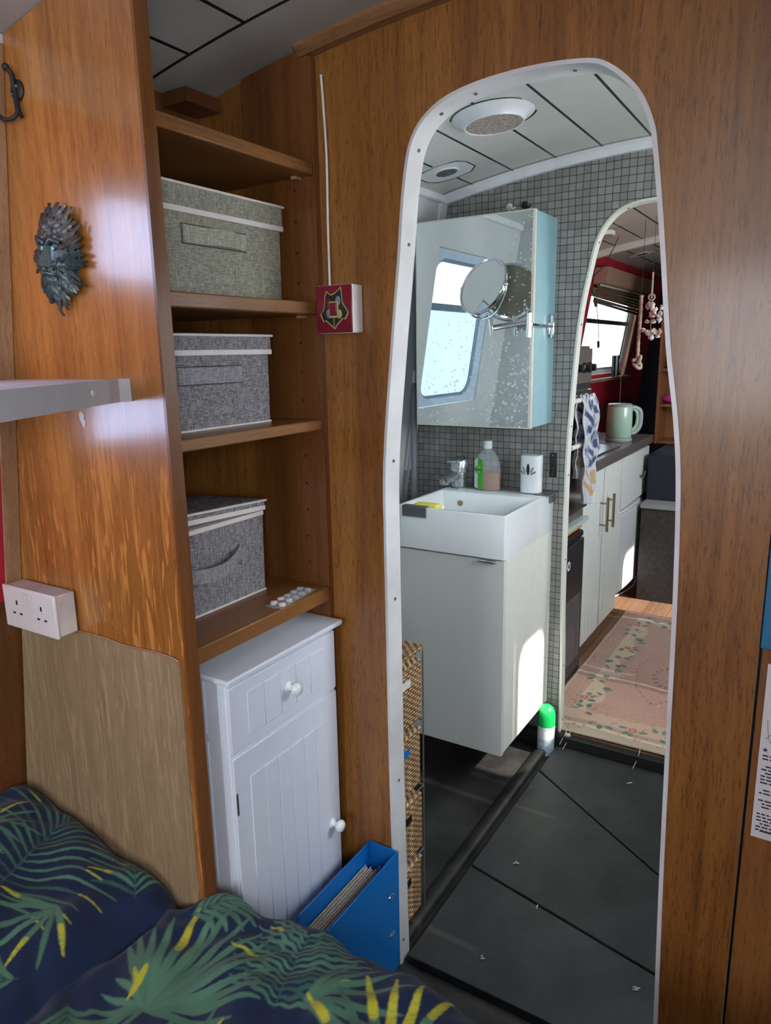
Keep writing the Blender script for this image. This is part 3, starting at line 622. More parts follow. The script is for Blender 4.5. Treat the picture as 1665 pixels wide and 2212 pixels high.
# fabric boxes
def fabric_box(label, mat, x1, y0, y1, z0, h, lid_h, depth, lid_gap=0.0, tilt=0.0, hy=(.25, .75), hz=.55, taper=.004, gr='lidded fabric boxes on the shelves', loop=False):
    t = thing('storage_box', label, 'box', (x1-depth/2, (y0+y1)/2, z0), gr)
    x0 = x1-depth; tp = taper
    b = B(); b.add([(x0,y0+tp,z0),(x1,y0+tp,z0),(x1,y1-tp,z0),(x0,y1-tp,z0),(x0,y0,z0+h-.004),(x1,y0,z0+h-.004),(x1,y1,z0+h-.004),(x0,y1,z0+h-.004)], [(0,3,2,1),(4,5,6,7),(0,1,5,4),(1,2,6,5),(2,3,7,6),(3,0,4,7)])
    obj('body', b, mat, t, bevel=.002)
    b = B(); b.box((x0, y0+tp-.001, z0), (x1+.0025, y1-tp+.001, z0+.0045)); obj('bottom_piping', b, M['piping'], t, bevel=.0015)
    if lid_gap:
        b = B(); b.box((x0, y0-.001, z0+h-.012), (x1+.002, y1+.001, z0+h-.002)); obj('rim_piping', b, M['piping'], t, bevel=.0015)
    zt = z0+h+lid_gap; T = rot('X', tilt, (x1, y0, zt)) @ rot('Y', -.05 if lid_gap else 0, (x0, y0, zt))
    b = B(); b.box((x0-.003, y0-.004, zt-lid_h), (x1+.004, y1+.004, zt), T); lid = obj('lid', b, mat, t, bevel=.002)
    b = B(); b.box((x0-.004, y0-.007, zt-.0055), (x1+.008, y1+.008, zt-.0008), T); obj('lid_piping', b, M['piping'], lid, bevel=.0015)
    b = B(); b.box((x1-.02, y0-.0045, zt-lid_h-.004), (x1+.0052, y1+.0045, zt-lid_h+.006), T); obj('lid_hem', b, M['piping'], lid, bevel=.001)
    W = y1-y0; ya, yb_ = y0+hy[0]*W, y0+hy[1]*W; zc = z0+hz*h; hh = .0145
    b = B()
    if not loop:
        n = 12; pts = []
        for i in range(n+1):
            u = i/n; y = ya+u*(yb_-ya); x = x1+.0032+ (.011*math.sin(PI*min(1, max(0, (u-.28)/.62))) if .28 < u < .9 else 0); pts.append((x, y))
        for i in range(n):
            (xa, y_a), (xb, y_b) = pts[i], pts[i+1]
            b.add([(xa,y_a,zc-hh),(xb,y_b,zc-hh),(xb,y_b,zc+hh),(xa,y_a,zc+hh),(xa-.0015,y_a,zc-hh),(xb-.0015,y_b,zc-hh),(xb-.0015,y_b,zc+hh),(xa-.0015,y_a,zc+hh)], [(0,1,2,3),(7,6,5,4),(0,4,5,1),(3,2,6,7),(0,3,7,4),(1,5,6,2)])
        f = B(); f.box((x1-.001, ya-.004, zc-hh-.0030), (x1+.0010, yb_+.003, zc+hh+.0030)); obj('handle_patch', f, M['seam'], t)
        f = B(); f.box((x1-.001, ya-.002, zc-hh-.0008), (x1+.0016, yb_+.001, zc+hh+.0008)); obj('handle_backing', f, mat, t)
    else:
        n = 14
        for i in range(n):
            P = []
            for u in (i/n, (i+1)/n): P.append((x1+.004+.030*math.sin(PI*u), ya+u*(yb_-ya), zc+.012*u-.010*math.sin(PI*u)))
            (xa, y_a, za), (xb, y_b, zb_) = P
            b.add([(xa,y_a,za-hh),(xb,y_b,zb_-hh),(xb,y_b,zb_+hh),(xa,y_a,za+hh),(xa-.003,y_a,za-hh),(xb-.003,y_b,zb_-hh),(xb-.003,y_b,zb_+hh),(xa-.003,y_a,za+hh)], [(0,1,2,3),(7,6,5,4),(0,4,5,1),(3,2,6,7),(0,3,7,4),(1,5,6,2)])
    obj('handle', b, M['fab_green_h'] if mat is M['fab_green'] else M['fab_grey_h'], t, smooth=50)
    return t
fabric_box('sage green fabric storage box with white piping on the upper shelf', M['fab_green'], -1.0, .862, 1.222, 1.553, .190, .046, .25, hy=(.26, .70), hz=.56)
fabric_box('grey fabric storage box, lid shut, on the middle shelf', M['fab_grey'], -1.005, .870, 1.172, 1.312, .178, .036, .25, hy=(.17, .72), hz=.57)
fabric_box('grey fabric storage box, lid ajar, on the lowest shelf', M['fab_grey'], -1.045, .852, 1.172, .937, .182, .020, .20, lid_gap=.028, tilt=-.045, hy=(.20, .75), hz=.52, loop=True)

# blister strip of pink tablets
t = thing('blister_strip', 'half-used clear blister strip with four pink tablets on the lowest shelf', 'tablets', (-.955, 1.15, .9372))
T = Matrix.Translation((-.957, 1.150, .9375)) @ Matrix.Rotation(.12, 4, 'Z')
b = B(); b.box((-.021, -.068, 0), (.021, .068, .0008), T); base = obj('foil', b, M['plastic_clear'], t)
for i in range(5):
    for j in (-1, 1):
        c = (j*.010, -.052+i*.026, .0008); s = B(); s.lathe([(.0085, 0), (.008, .004), (.006, .0055), (.0005, .0058)], 14, T @ Matrix.Translation(c)); obj('blister', s, M['plastic_clear'], t)
        if i < 2: s = B(); s.lathe([(.0068, .0), (.0074, .0008), (.0074, .0062), (.006, .0068)], 16, T @ Matrix.Translation(c)); obj('tablet', s, M['pink'], t)

# white bathroom-style cabinet standing below the shelves
wc = thing('white_cabinet', 'tall narrow white cupboard with drawer and bead-board door beside the bed', 'cupboard', (-.99, 1.065, 0))
xf = -.915; y0, y1 = .895, 1.238
b = B(); b.box((-1.16, y0, 0), (xf, y1, .853)); obj('body', b, M['white_cab'], wc, bevel=.003)
b = B(); b.box((-1.17, y0-.012, .854), (xf+.020, y1+.012, .866)); obj('top_board', b, M['white_cab'], wc, bevel=.004, seg=3)
b = B(); b.box((-.985, y0-.006, .02), (-.965, y0-.0002, .72)); b.box((-.985, y0-.006, .74), (-.965, y0-.0002, .853)); b.box((-.965, y0-.003, 0), (-.93, y0-.0002, .853)); obj('side_frame', b, M['white_cab'], wc, bevel=.0015)
b = B(); b.box((xf, y0+.002, .705), (xf+.006, y1-.003, .842)); dr = obj('drawer', b, M['white_cab'], wc, bevel=.002)
b = B()
for k in range(5):
    ya = y0+.05+k*.0495; b.box((xf+.0058, ya, .728), (xf+.0080, ya+.0482, .818))
obj('drawer_panel', b, M['white_cab'], dr, bevel=.0012)
b = B(); b.box((xf, y0+.002, .03), (xf+.006, y1-.003, .697)); dd = obj('door', b, M['white_cab'], wc, bevel=.002)
b = B()
for k in range(6):
    ya = y0+.045+k*.0425; b.box((xf+.0058, ya, .09), (xf+.0080, ya+.0412, .640))
obj('door_panel', b, M['white_cab'], dd, bevel=.0012)
def knob(x, y, z, par):
    T = Matrix.Translation((x, y, z)) @ Matrix.Rotation(PI/2, 4, 'Y')
    s = B(); s.lathe([(.012, 0), (.012, .003), (.007, .006), (.006, .012), (.011, .016), (.0145, .021), (.0145, .025), (.011, .030), (.002, .0325)], 20, T); obj('knob', s, M['white_ceramic'], par, smooth=50)
knob(xf+.006, 1.068, .776, dr); knob(xf+.006, 1.202, .373, dd)
b = B(); b.box((xf+.0055, y0+.0045, .575), (xf+.0066, y0+.0095, .622)); obj('hinge_slot', b, M['dark_metal'], dd)

# blue lever-arch file standing between cabinet and doorway
t = thing('lever_arch_file', 'bright blue lever arch file full of papers standing against the bulkhead', 'folder', (-.80, 1.10, 0))
b = B(); b.box((-.770, .985, .0), (-.7665, 1.262, .312)); obj('front_cover', b, M['blue_file'], t, bevel=.001)
b = B(); b.box((-.846, .985, .0), (-.8425, 1.262, .312), rot('Z', -.0, (-.846, 1.262, 0))); obj('rear_cover', b, M['blue_file'], t, bevel=.001)
b = B(); b.box((-.846, 1.2585, .0), (-.7665, 1.264, .312)); obj('spine', b, M['blue_file'], t, bevel=.001)
b = B()
for k in range(16):
    xx = -.838+k*.0024; dz = .004*math.sin(k*2.1); b.box((xx, 1.0+.006*math.sin(k*1.3), .006), (xx+.0016, 1.225+.004*math.cos(k), .270+dz))
obj('papers', b, M['pages'], t)
for z in (.112, .215):
    T = Matrix.Translation((-.7660, 1.228, z)) @ Matrix.Rotation(PI/2, 4, 'Y')
    pts = [(.0035*math.cos(a), .013*math.sin(a), 0) for a in np.linspace(0, 2*PI, 20, endpoint=False)]
    s = B(); s.tube(pts, .0012, 6, closed=True, T=Matrix.Translation((-.7660, 1.228, z)) @ Matrix.Rotation(PI/2, 4, 'Y')); obj('finger_ring', s, M['chrome'], t)
    s = B(); s.box((-.7664, 1.217, z-.0026), (-.7660, 1.239, z+.0026)); obj('slot', s, M['iron'], t)
b = B(); b.tube([(-.80, 1.25, .262), (-.80, 1.235, .276), (-.80, 1.225, .272)], .0018, 6); obj('arch_ring', b, M['chrome'], t)

# double socket on the partition
t = thing('double_socket', 'grimy white double wall socket in the corner below the red wall', 'socket', (-1.30, .80, .927))
b = B(); b.box((-1.381, .776, .927), (-1.218, .8148, 1.010)); obj('back_box', b, M['dirty'], t, bevel=.003)
b = B(); b.box((-1.383, .768, .925), (-1.216, .7755, 1.012)); pl = obj('face_plate', b, M['plastic'], t, bevel=.0025)
for cx in (-1.338, -1.259):
    for (dx, dz, w_, h_) in ((0, .012, .004, .009), (-.011, -.010, .0075, .0035), (.011, -.010, .0075, .0035)):
        s = B(); s.box((cx+dx-w_/2, .7672, .968+dz-h_/2), (cx+dx+w_/2, .7682, .968+dz+h_/2)); obj('pin_hole', s, M['iron'], pl)
for cx in (-1.306, -1.293):
    s = B(); s.box((cx-.006, .7650, .984), (cx+.006, .7682, 1.004), rot('X', .1, (cx, .767, .99))); obj('rocker', s, M['plastic'], pl, bevel=.001)

# white wall shelf whose end meets the partition
t = thing('wall_shelf', 'white painted shelf with a chipped end fixed below the bedroom window', 'shelf', (-1.15, .5, 1.378))
poly = [(-1.012, .8195), (-1.017, .80), (-.94, .66), (-.80, .42), (-.70, .22), (-1.35, .22), (-1.345, .8195)]
b = B(); b.prism(poly, 1.384, 1.4125, 'Z'); obj('board', b, M['dirty'], t)
b = B(); b.prism([(-1.006, .8195), (-1.011, .80), (-.934, .66), (-.794, .42), (-.694, .22), (-.70, .22), (-.80, .42), (-.94, .66), (-1.017, .80), (-1.012, .8195)], 1.377, 1.4145, 'Z'); obj('front_lipping', b, plain('grey_white_lipping', (0.50, 0.49, 0.52), 0.45), t)
b = B(); b.cyl((-.9595, .710, 1.397), (-.9580, .7108, 1.397), .0045, 14); obj('screw_cap', b, M['white'], t)

# cast coat hook
t = thing('coat_hook', 'black cast iron double coat hook high on the partition', 'hook', (-1.21, .815, 1.84))
c = (-1.219, .8195, 1.889); T = Matrix.Translation(c) @ Matrix.Rotation(PI/2, 4, 'X')
b = B(); b.lathe([(.0165, 0), (.0165, .003), (.013, .0055), (.002, .0065)], 24, T); obj('rose', b, M['iron'], t)
b = B(); b.tube(smooth_path([(-1.219,.813,1.880),(-1.219,.812,1.900),(-1.220,.812,1.911),(-1.223,.809,1.918),(-1.226,.807,1.922)], 5), .0042, 10); b.ball((-1.2265,.8065,1.923), .006, 10); obj('upper_prong', b, M['iron'], t)
b = B(); b.tube(smooth_path([(-1.218,.813,1.895),(-1.216,.812,1.872),(-1.212,.809,1.853),(-1.217,.803,1.843),(-1.228,.797,1.841),(-1.238,.793,1.846),(-1.243,.791,1.854)], 6), [.0045]*12+[.0036]*25, 10); b.ball((-1.2435,.7905,1.856), .006, 10); obj('lower_prong', b, M['iron'], t)
b = B(); b.tube([(-1.215,.811,1.868),(-1.210,.812,1.850),(-1.2065,.812,1.8455)], .0036, 8); obj('leaf_tip', b, M['iron'], t)
for dx, dz in ((.006, .004), (-.008, -.006)):
    b = B(); b.ball((c[0]+dx, .8125, c[2]+dz), .0028, 8); obj('screw', b, M['dark_metal'], t)

# leafy face mask
t = thing('leaf_face_mask', 'dark green resin face of leaves hung on the oak partition', 'wall mask', (-1.145, .815, 1.54))
mc = Vector((-1.146, .8195, 1.617)); tiltm = rot('Y', .10, mc) @ Matrix.Translation(mc) @ Matrix.Scale(1.09, 4) @ Matrix.Translation(-mc)
def leaf(b, base, ang, ln, wd, lift, curl, T):
    n = 7; vs = []; fs = []; d = Vector((math.cos(ang), 0, math.sin(ang))); s = Vector((-math.sin(ang), 0, math.cos(ang)))
    for i in range(n+1):
        u = i/n; ww = wd*(math.sin(PI*min(.98, u*.86+.10))**.8)*(1+.25*math.sin(u*16)); bend = curl*u*u
        p = base + d*ln*u + s*bend - Vector((0, 1, 0))*(lift*math.sin(PI*(.25+.62*u)))
        vs += [p-s*ww, p-Vector((0, .0028, 0)), p+s*ww, p+Vector((0, .003, 0))]
    for i in range(n):
        for k in range(4): a = i*4+k; c_ = i*4+(k+1) % 4; fs.append((a, c_, c_+4, a+4))
    fs += [(3, 2, 1, 0), (n*4, n*4+1, n*4+2, n*4+3)]
    b.add(vs, fs, T)
b = B(); b.ball(mc+Vector((0, -.006, 0)), 1, 16, (.036, .022, .052), tiltm); b.ball(mc+Vector((0, -.0005, .002)), 1, 14, (.040, .010, .056), tiltm); obj('head', b, M['mask'], t, smooth=60)
rnd = random.Random(11)
for part, mt, rings in (('leaf_mane', M['mask_brown'], ((34, .032, .042, .012, (15, 170)), (30, .026, .036, .017, (20, 165)), (22, .018, .030, .021, (30, 155)))), ('leaf_beard', M['mask'], ((40, .031, .040, .012, (168, 378)), (34, .024, .034, .017, (180, 362)), (24, .017, .028, .022, (195, 350)), (16, .010, .024, .026, (215, 325))))):
    b = B()
    for (cnt, r0, ln, lift, (a0, a1)) in rings:
        for k in range(cnt):
            a = math.radians(a0+(a1-a0)*(k+.5)/cnt+rnd.uniform(-6, 6)); st = 1+.42*abs(math.sin(a))**2
            base = mc+Vector((math.cos(a)*r0*.86, -.004, math.sin(a)*r0*st))
            l = ln*(1+rnd.uniform(-.25, .25))*(1.0 if math.sin(a) > -.5 else 1.05)
            leaf(b, base, a+rnd.uniform(-.35, .35), l*(.86 if math.cos(a) > 0 else .72), .0042*rnd.uniform(.8, 1.4), lift, rnd.uniform(-.010, .010), tiltm)
    obj(part, b, mt, t, smooth=50)
b = B(); 
b.add([mc+Vector(p) for p in ((-.006,-.028,.018),(.006,-.028,.018),(-.009,-.028,-.018),(.009,-.028,-.018),(0,-.046,-.014),(0,-.031,.020))], [(0,5,4,2),(5,1,3,4),(2,4,3),(0,1,5)], tiltm)
b.tube([mc+Vector((-.026,-.024,.020)), mc+Vector((-.014,-.032,.024)), mc+Vector((-.003,-.030,.018))], .0035, 8, T=tiltm); b.tube([mc+Vector((.026,-.024,.020)), mc+Vector((.014,-.032,.024)), mc+Vector((.003,-.030,.018))], .0035, 8, T=tiltm)
b.tube([mc+Vector((-.014,-.026,-.027)), mc+Vector((0,-.032,-.025)), mc+Vector((.014,-.026,-.027))], .0035, 8, T=tiltm)
b.ball(mc+Vector((0, -.020, -.002)), 1, 14, (.021, .0085, .030), tiltm)
obj('face', b, M['mask'], t, smooth=60)
for sx in (-1, 1):
    b = B(); b.ball(mc+Vector((sx*.0125, -.0280, .011)), 1, 10, (.0052, .0035, .0034), tiltm); e_ = obj('eye', b, M['eye'], t)
    b = B(); b.ball(mc+Vector((sx*.0125, -.0312, .011)), .0017, 8, T=tiltm); obj('pupil', b, M['iron'], e_)

# maroon light switch with a crest sticker, and its conduit
t = thing('light_switch', 'white light switch box under a maroon crest sticker beside the shelves', 'light switch', (-.865, 1.268, 1.49))
b = B(); b.box((-.921, 1.231, 1.489), (-.832, 1.2675, 1.583)); obj('back_box', b, M['plastic'], t, bevel=.003)
b = B(); b.box((-.920, 1.2285, 1.490), (-.833, 1.2312, 1.582)); st_ = obj('sticker', b, M['maroon'], t, bevel=.003)
cx, cz = -.8765, 1.535
shield = [(-.016,.034),(-.006,.027),(.003,.030),(.012,.036),(.017,.040),(.019,.026),(.020,.012),(.026,.004),(.033,-.006),(.026,-.018),(.020,-.017),(.008,-.027),(.001,-.035),(-.008,-.028),(-.020,-.019),(-.024,-.022),(-.031,-.008),(-.024,.000),(-.021,.010),(-.020,.024)]
b = B(); b.prism([(cx+x*1.10, cz+z*1.10) for x, z in shield][::-1], 1.2279, 1.2286, 'Y'); obj('shield_outline', b, M['gold'], st_)
b = B(); b.prism([(cx+x*1.0, cz+z*1.0) for x, z in shield][::-1], 1.2273, 1.2280, 'Y'); obj('shield_field', b, M['emblem_dark'], st_)
for (x_, z_, m_) in ((-.012, .014, 'maroon'), (.011, .017, 'seal'), (-.013, -.008, 'old_chrome'), (.014, -.009, 'gold')):
    s = B(); s.ball((cx+x_, 1.2273, cz+z_), 1, 8, (.0062, .0006, .009)); obj('quarter_motif', s, M[m_], st_)
b = B(); b.box((cx-.0105, 1.2250, cz-.016), (cx+.0125, 1.2276, cz+.016)); obj('rocker_surround', b, M['gold'], t, bevel=.002)
b = B(); b.box((cx-.0075, 1.2225, cz-.012), (cx+.0095, 1.2254, cz+.013), rot('X', .10, (cx, 1.224, cz))); obj('rocker', b, M['maroon'], t, bevel=.0015)
b = B(); b.box((cx-.0005, 1.2268, cz-.033), (cx+.0010, 1.2275, cz-.016)); obj('shield_bar', b, M['gold'], st_)
b = B(); b.tube(smooth_path([(-.9085,1.262,1.583),(-.909,1.263,1.70),(-.907,1.263,1.83),(-.911,1.263,1.93),(-.914,1.263,1.978)], 6), .0026, 10)
tag(obj('conduit', b, M['plastic'], smooth=60), 'thin white cable conduit running up the bulkhead to the ceiling', 'cable')

# right-hand board: blue holder and printed sheet
t = thing('blue_wall_holder', 'blue-green painted wall holder with a curved tray at the right edge', 'holder', (.02, 1.27, .965))
b = B(); b.box((-.066, 1.262, .965), (.14, 1.2785, 1.50)); obj('back_board', b, M['blue_door'], t, bevel=.002)
b = B(); b.prism([(-.050+.10-.10*math.cos(a), 1.262-.055*math.sin(a)) for a in np.linspace(0, PI, 18)], .985, 1.010, 'Z'); obj('tray', b, M['blue_door'], t, bevel=.002)
t = thing('printed_sheet', 'white printed sheet with stars pinned to the wood at the right edge', 'paper', (.03, 1.277, .61))
b = B(); b.box((-.053, 1.2765, .612), (.12, 1.2785, .935)); sh = obj('sheet', b, M['paper'], t)
b = B(); b.box((-.040, 1.2758, .922), (.11, 1.2766, .926)); obj('border_line', b, M['ink'], t); b = B(); b.box((-.040, 1.2758, .625), (.11, 1.2766, .628)); obj('border_line', b, M['ink'], t)
for (x_, z_) in ((-.036, .905), (-.036, .858), (-.044, .780)):
    s = B(); s.prism([(x_+(.0045 if k % 2 == 0 else .0019)*math.sin(k*PI/5), z_+(.0045 if k % 2 == 0 else .0019)*math.cos(k*PI/5)) for k in range(10)], 1.2758, 1.2766, 'Y'); obj('star', s, M['ink'], t)
text_obj('heading', 'G', .034, Matrix.Translation((-.026, 1.2762, .880)) @ Matrix.Rotation(PI/2, 4, 'X'), M['ink'], t)
b = B(); b.tube([(-.045,1.2763,.80),(-.034,1.2763,.815),(-.030,1.2763,.83)], .0007, 5); b.tube(smooth_path([(-.045,1.2763,.835),(-.040,1.2763,.80),(-.025,1.2763,.785),(0,1.2763,.778)], 5), .0006, 5); obj('sketch', b, M['ink_grey'], t)
b = B(); zz = .768; rr = random.Random(3)
for para in (2, 6, 2, 3, 6):
    for k in range(para):
        x_ = -.047+rr.choice((0, 0, .006))
        while x_ < .1:
            wl = rr.uniform(.004, .012); b.box((x_, 1.2760, zz), (x_+wl, 1.2766, zz+.0026)); x_ += wl+.002
        zz -= .0062
    zz -= .0075
obj('text_lines', b, M['ink'], t)

# ------------------------------------------------------------------ bed
bd = thing('bed', 'bed across the boat under a navy duvet printed with palm leaves', 'bed', (-.6, .2, 0))
b = B(); b.box((-1.38, -.9, 0), (.36, .76, .22)); obj('bed_base', b, M['wood_dark'], bd)
b = B(); b.box((-1.36, -.9, .22), (.35, .78, .36)); obj('mattress', b, M['piping'], bd, bevel=.03, seg=3)
fx_ = np.arange(-1.455, -.16, .0021); cx_ = np.arange(-.16, .36, .02); XS = np.concatenate([fx_, cx_])
fy_ = np.arange(.36, .905, .0021); YS = np.concatenate([np.arange(-.8, .36, .03), fy_, np.linspace(.905, .93, 3)])
GX, GY = np.meshgrid(XS, YS, indexing='ij')
def sstep(a, b_, x): t_ = np.clip((x-a)/(b_-a), 0, 1); return t_*t_*(3-2*t_)
def duvet_h(X, Y):
    edge = .810 + .062*sstep(-.965, -.91, X) + .012*np.sin(X*9+1)*sstep(-.9, -.7, X)       # foot edge, tucked in behind the partition side
    top = .438 + .020*np.sin(X*5.2+1.0)*np.cos(Y*4+.5)
    left = .446 + .055*sstep(-1.08, -1.42, X)*sstep(.30, .70, Y) + .030*sstep(-1.0, -1.1, X)
    wl_ = sstep(-.985, -1.02, X)
    z = top*(1-wl_) + left*wl_
    z += .014*np.exp(-((X+.925)/.055)**2)*sstep(.45, .85, Y)                                # puffy ridge next to the crease
    z -= .020*np.exp(-((X+.998+.012*np.sin(Y*14))/.014)**2)*(1-.75*sstep(.70, .80, Y))                                  # crease
    z += .010*np.exp(-((X+.70+.35*(Y-.7))/.03)**2) + .008*np.exp(-((X+.52-.2*(Y-.7))/.04)**2) - .008*np.exp(-((X+.61+.1*(Y-.7))/.02)**2)
    z += .006*np.sin(X*31+Y*17+2*np.sin(Y*9)) + .004*np.sin(X*13-Y*37)+.0025*np.sin(X*70+8*np.sin(Y*12))
    # rounded fall at the foot
    t_ = np.clip((Y-(edge-.06))/.06, 0, 1.0); z -= .040*(1-np.sqrt(np.clip(1-t_*t_, 0, 1)))
    z -= np.clip(Y-edge, 0, 1)*6
    return z
GZ = np.maximum(duvet_h(GX, GY), .20)
# rows past the foot edge are pulled in so the cloth hangs
edgeA = .810 + .062*sstep(-.965, -.91, GX) + .012*np.sin(GX*9+1)*sstep(-.9, -.7, GX)
GYc = np.minimum(GY, edgeA+.004*np.sin(GX*40))
navy = np.array((.011, .022, .060)); leafc = np.array((.080, .185, .120)); leafd = np.array((.042, .105, .085)); yel = np.array((.50, .47, .035))
RX0, RY0, RS = -1.46, .33, .001
RW, RH = int((.0-RX0)/RS), int((.93-RY0)/RS)
IMG = np.empty((RW, RH, 3)); IMG[:] = navy
def stamp(p, r, col):
    i0, i1 = int((p[0]-r-RX0)/RS), int((p[0]+r-RX0)/RS)+1; j0, j1 = int((p[1]-r-RY0)/RS), int((p[1]+r-RY0)/RS)+1
    i0, j0 = max(0, i0), max(0, j0); i1, j1 = min(RW, i1+1), min(RH, j1+1)
    if i0 >= i1 or j0 >= j1: return
    ii, jj = np.meshgrid(np.arange(i0, i1), np.arange(j0, j1), indexing='ij')
    m = (ii*RS+RX0-p[0])**2+(jj*RS+RY0-p[1])**2 < r*r; IMG[i0:i1, j0:j1][m] = col
lr = random.Random(7)
def leaflet(p, q, bend, wd, col, ytip=0.0, wav=0):
    p = np.array(p); q = np.array(q); d = q-p; L = np.hypot(*d); nrm = np.array((-d[1], d[0]))/max(L, 1e-6)
    n = max(12, int(L/.0008))
    for i in range(n+1):
        u = i/n; c = p+d*u+nrm*(bend*math.sin(PI*u*.9)+wav*math.sin(u*22))
        r = wd*(math.sin(PI*(.08+.88*u))**.7)
        cc = col
        if u > 1-ytip and lr.random() < .9: cc = yel
        stamp(c, max(.0008, r), cc)
def frond(base, tip, n, l0, spread=1.1, wd=.0034, yellow=.3, bend=.012, wav=0, back=0.5):
    base = np.array(base); tip = np.array(tip); ax = tip-base; a = math.atan2(ax[1], ax[0])
    for i in range(n):
        u = (i+.5)/n; p = base+ax*u
        for s in (-1, 1):
            l = l0*(.55+.6*math.sin(PI*(u*.8+.15)))*lr.uniform(.85, 1.1); an = a+s*(spread*(1-u*back))
            q = p+l*np.array((math.cos(an), math.sin(an)))
            col = leafc*lr.uniform(.8, 1.25)*(1-.0) if lr.random() < .75 else leafd
            leaflet(p, q, -s*bend, wd, col, lr.uniform(.2, .45) if lr.random() < yellow else 0, wav)
    leaflet(base, tip, 0, .0016, leafd)
def fan(c, a0, a1, n, l, wd=.006, yellow=.3, bend=.006, wav=0):
    c = np.array(c)
    for i in range(n):
        a = a0+(a1-a0)*i/(n-1)+lr.uniform(-.03, .03); ll = l*(.75+.35*math.sin(PI*(i+.5)/n))*lr.uniform(.85, 1.08)
        col = leafc*lr.uniform(.85, 1.25)
        leaflet(c, c+ll*np.array((math.cos(a), math.sin(a))), bend*lr.uniform(-1, 1), wd, col, lr.uniform(.25, .6) if lr.random() < yellow else 0, wav)
D = math.radians
frond((-1.22, .56), (-1.29, .79), 15, .17, 1.75, .0030, .35, .02, back=.55)
frond((-1.05, .52), (-1.13, .46), 6, .09, 1.0, .005, .3)
frond((-1.03, .74), (-1.10, .80), 6, .10, 1.2, .0036, .1)
fan((-.845, .600), D(20), D(150), 15, .215, .0078, .18)
fan((-.845, .600), D(150), D(260), 7, .10, .006, .5)
frond((-.93, .78), (-.86, .86), 7, .075, 1.2, .0055, .1)
frond((-.66, .70), (-.70, .845), 13, .11, 1.45, .0042, .15, .004, .0022, back=.3)
fan((-.625, .735), D(-25), D(75), 8, .16, .0062, .1)
fan((-.44, .66), D(55), D(200), 11, .20, .0085, .65)
fan((-.74, .52), D(10), D(120), 9, .13, .008, .4)
fan((-1.40, .66), D(-40), D(80), 8, .12, .004, .4)
fan((-1.12, .64), D(200), D(330), 7, .13, .006, .3)
frond((-.33, .80), (-.25, .90), 8, .10, 1.3, .005, .2)
fan((-.30, .60), D(60), D(180), 9, .18, .008, .5)
leaflet((-.90, .655), (-.885, .60), .003, .007, yel)
frond((-.97, .55), (-.90, .50), 6, .07, 1.2, .005, .4)
IMG = sum(np.roll(np.roll(IMG, a_, 0), b_2, 1) for a_ in (-1, 0, 1) for b_2 in (-1, 0, 1))/9
ii = np.clip(((GX-RX0)/RS).astype(int), 0, RW-1); jj = np.clip(((GY-RY0)/RS).astype(int), 0, RH-1); CC = IMG[ii, jj]
far = (GX > -.01) | (GY < RY0); CC[far] = navy
def grid_obj(name, X, Y, Z, Cc, mat, parent, thick=0.0):
    nx, ny = X.shape; V = np.stack([X, Y, Z], -1).reshape(-1, 3)
    base = np.array(parent['_w']) if parent is not None else np.array([X.mean(), Y.mean(), Z.min()])
    idx = np.arange(nx*ny).reshape(nx, ny)
    F = np.stack([idx[:-1, :-1], idx[1:, :-1], idx[1:, 1:], idx[:-1, 1:]], -1).reshape(-1, 4)
    me = bpy.data.meshes.new(name); me.vertices.add(len(V)); me.vertices.foreach_set('co', (V-base).ravel())
    me.loops.add(F.size); me.loops.foreach_set('vertex_index', F.ravel().astype(np.int32)); me.polygons.add(len(F))
    me.polygons.foreach_set('loop_start', np.arange(0, F.size, 4, dtype=np.int32)); me.polygons.foreach_set('loop_total', np.full(len(F), 4, dtype=np.int32))
    me.update(); me.validate(); me.shade_smooth()
    at = me.color_attributes.new('dye', 'FLOAT_COLOR', 'POINT'); ca = np.ones((len(V), 4)); ca[:, :3] = Cc.reshape(-1, 3); at.data.foreach_set('color', ca.ravel())
    me.materials.append(mat); o = bpy.data.objects.new(name, me); COL.objects.link(o); o['_w'] = [float(v) for v in base]
    if parent is not None: o.parent = parent
    else: o.location = tuple(base)
    if thick: md = o.modifiers.new('solid', 'SOLIDIFY'); md.thickness = thick; md.offset = -1
    return o
grid_obj('duvet', GX, GYc, GZ, CC, M['duvet'], bd)

# ------------------------------------------------------------------ bathroom
# rattan drawer tower
t = thing('wicker_drawer_tower', 'tall tower of four wicker drawers just inside the doorway', 'drawers', (-.92, 1.385, -.022))
X1 = -.808; ya, yb = 1.298, 1.462
for k in range(4):
    z0 = -.005+k*.184; b = B(); b.box((-1.06, ya+.004, z0+.006), (X1-.003+.004*(k % 2), yb-.006, z0+.158)); d_ = obj('drawer', b, M['wicker'], t, bevel=.008, seg=3)
    s = B(); s.box((-1.06, ya+.004, z0+.155), (X1, yb-.006, z0+.164)); obj('rim', s, M['wicker'], d_, bevel=.004)
    s = B(); s.box((X1-.0015+.004*(k % 2), ya+.055, z0+.118), (X1+.0006+.004*(k % 2), ya+.095, z0+.136)); obj('hand_hole', s, M['blue_file'] if k == 2 else (M['plastic'] if k == 3 else M['iron']), d_)
b = B()
for (x_, y_) in ((X1, ya), (X1, yb), (-1.065, ya), (-1.065, yb)): b.cyl((x_, y_, -.022), (x_, y_, .742), .0022, 8)
for k in range(4):
    z0 = -.009+k*.184; b.tube([(X1, ya, z0), (X1, yb, z0), (-1.065, yb, z0), (-1.065, ya, z0)], .0024, 6, closed=True)
obj('wire_frame', b, M['wire'], t)
b = B(); b.box((-1.065, ya-.002, .732), (X1+.002, yb+.002, .746)); tp_ = obj('top_mat', b, M['wicker'], t, bevel=.004)
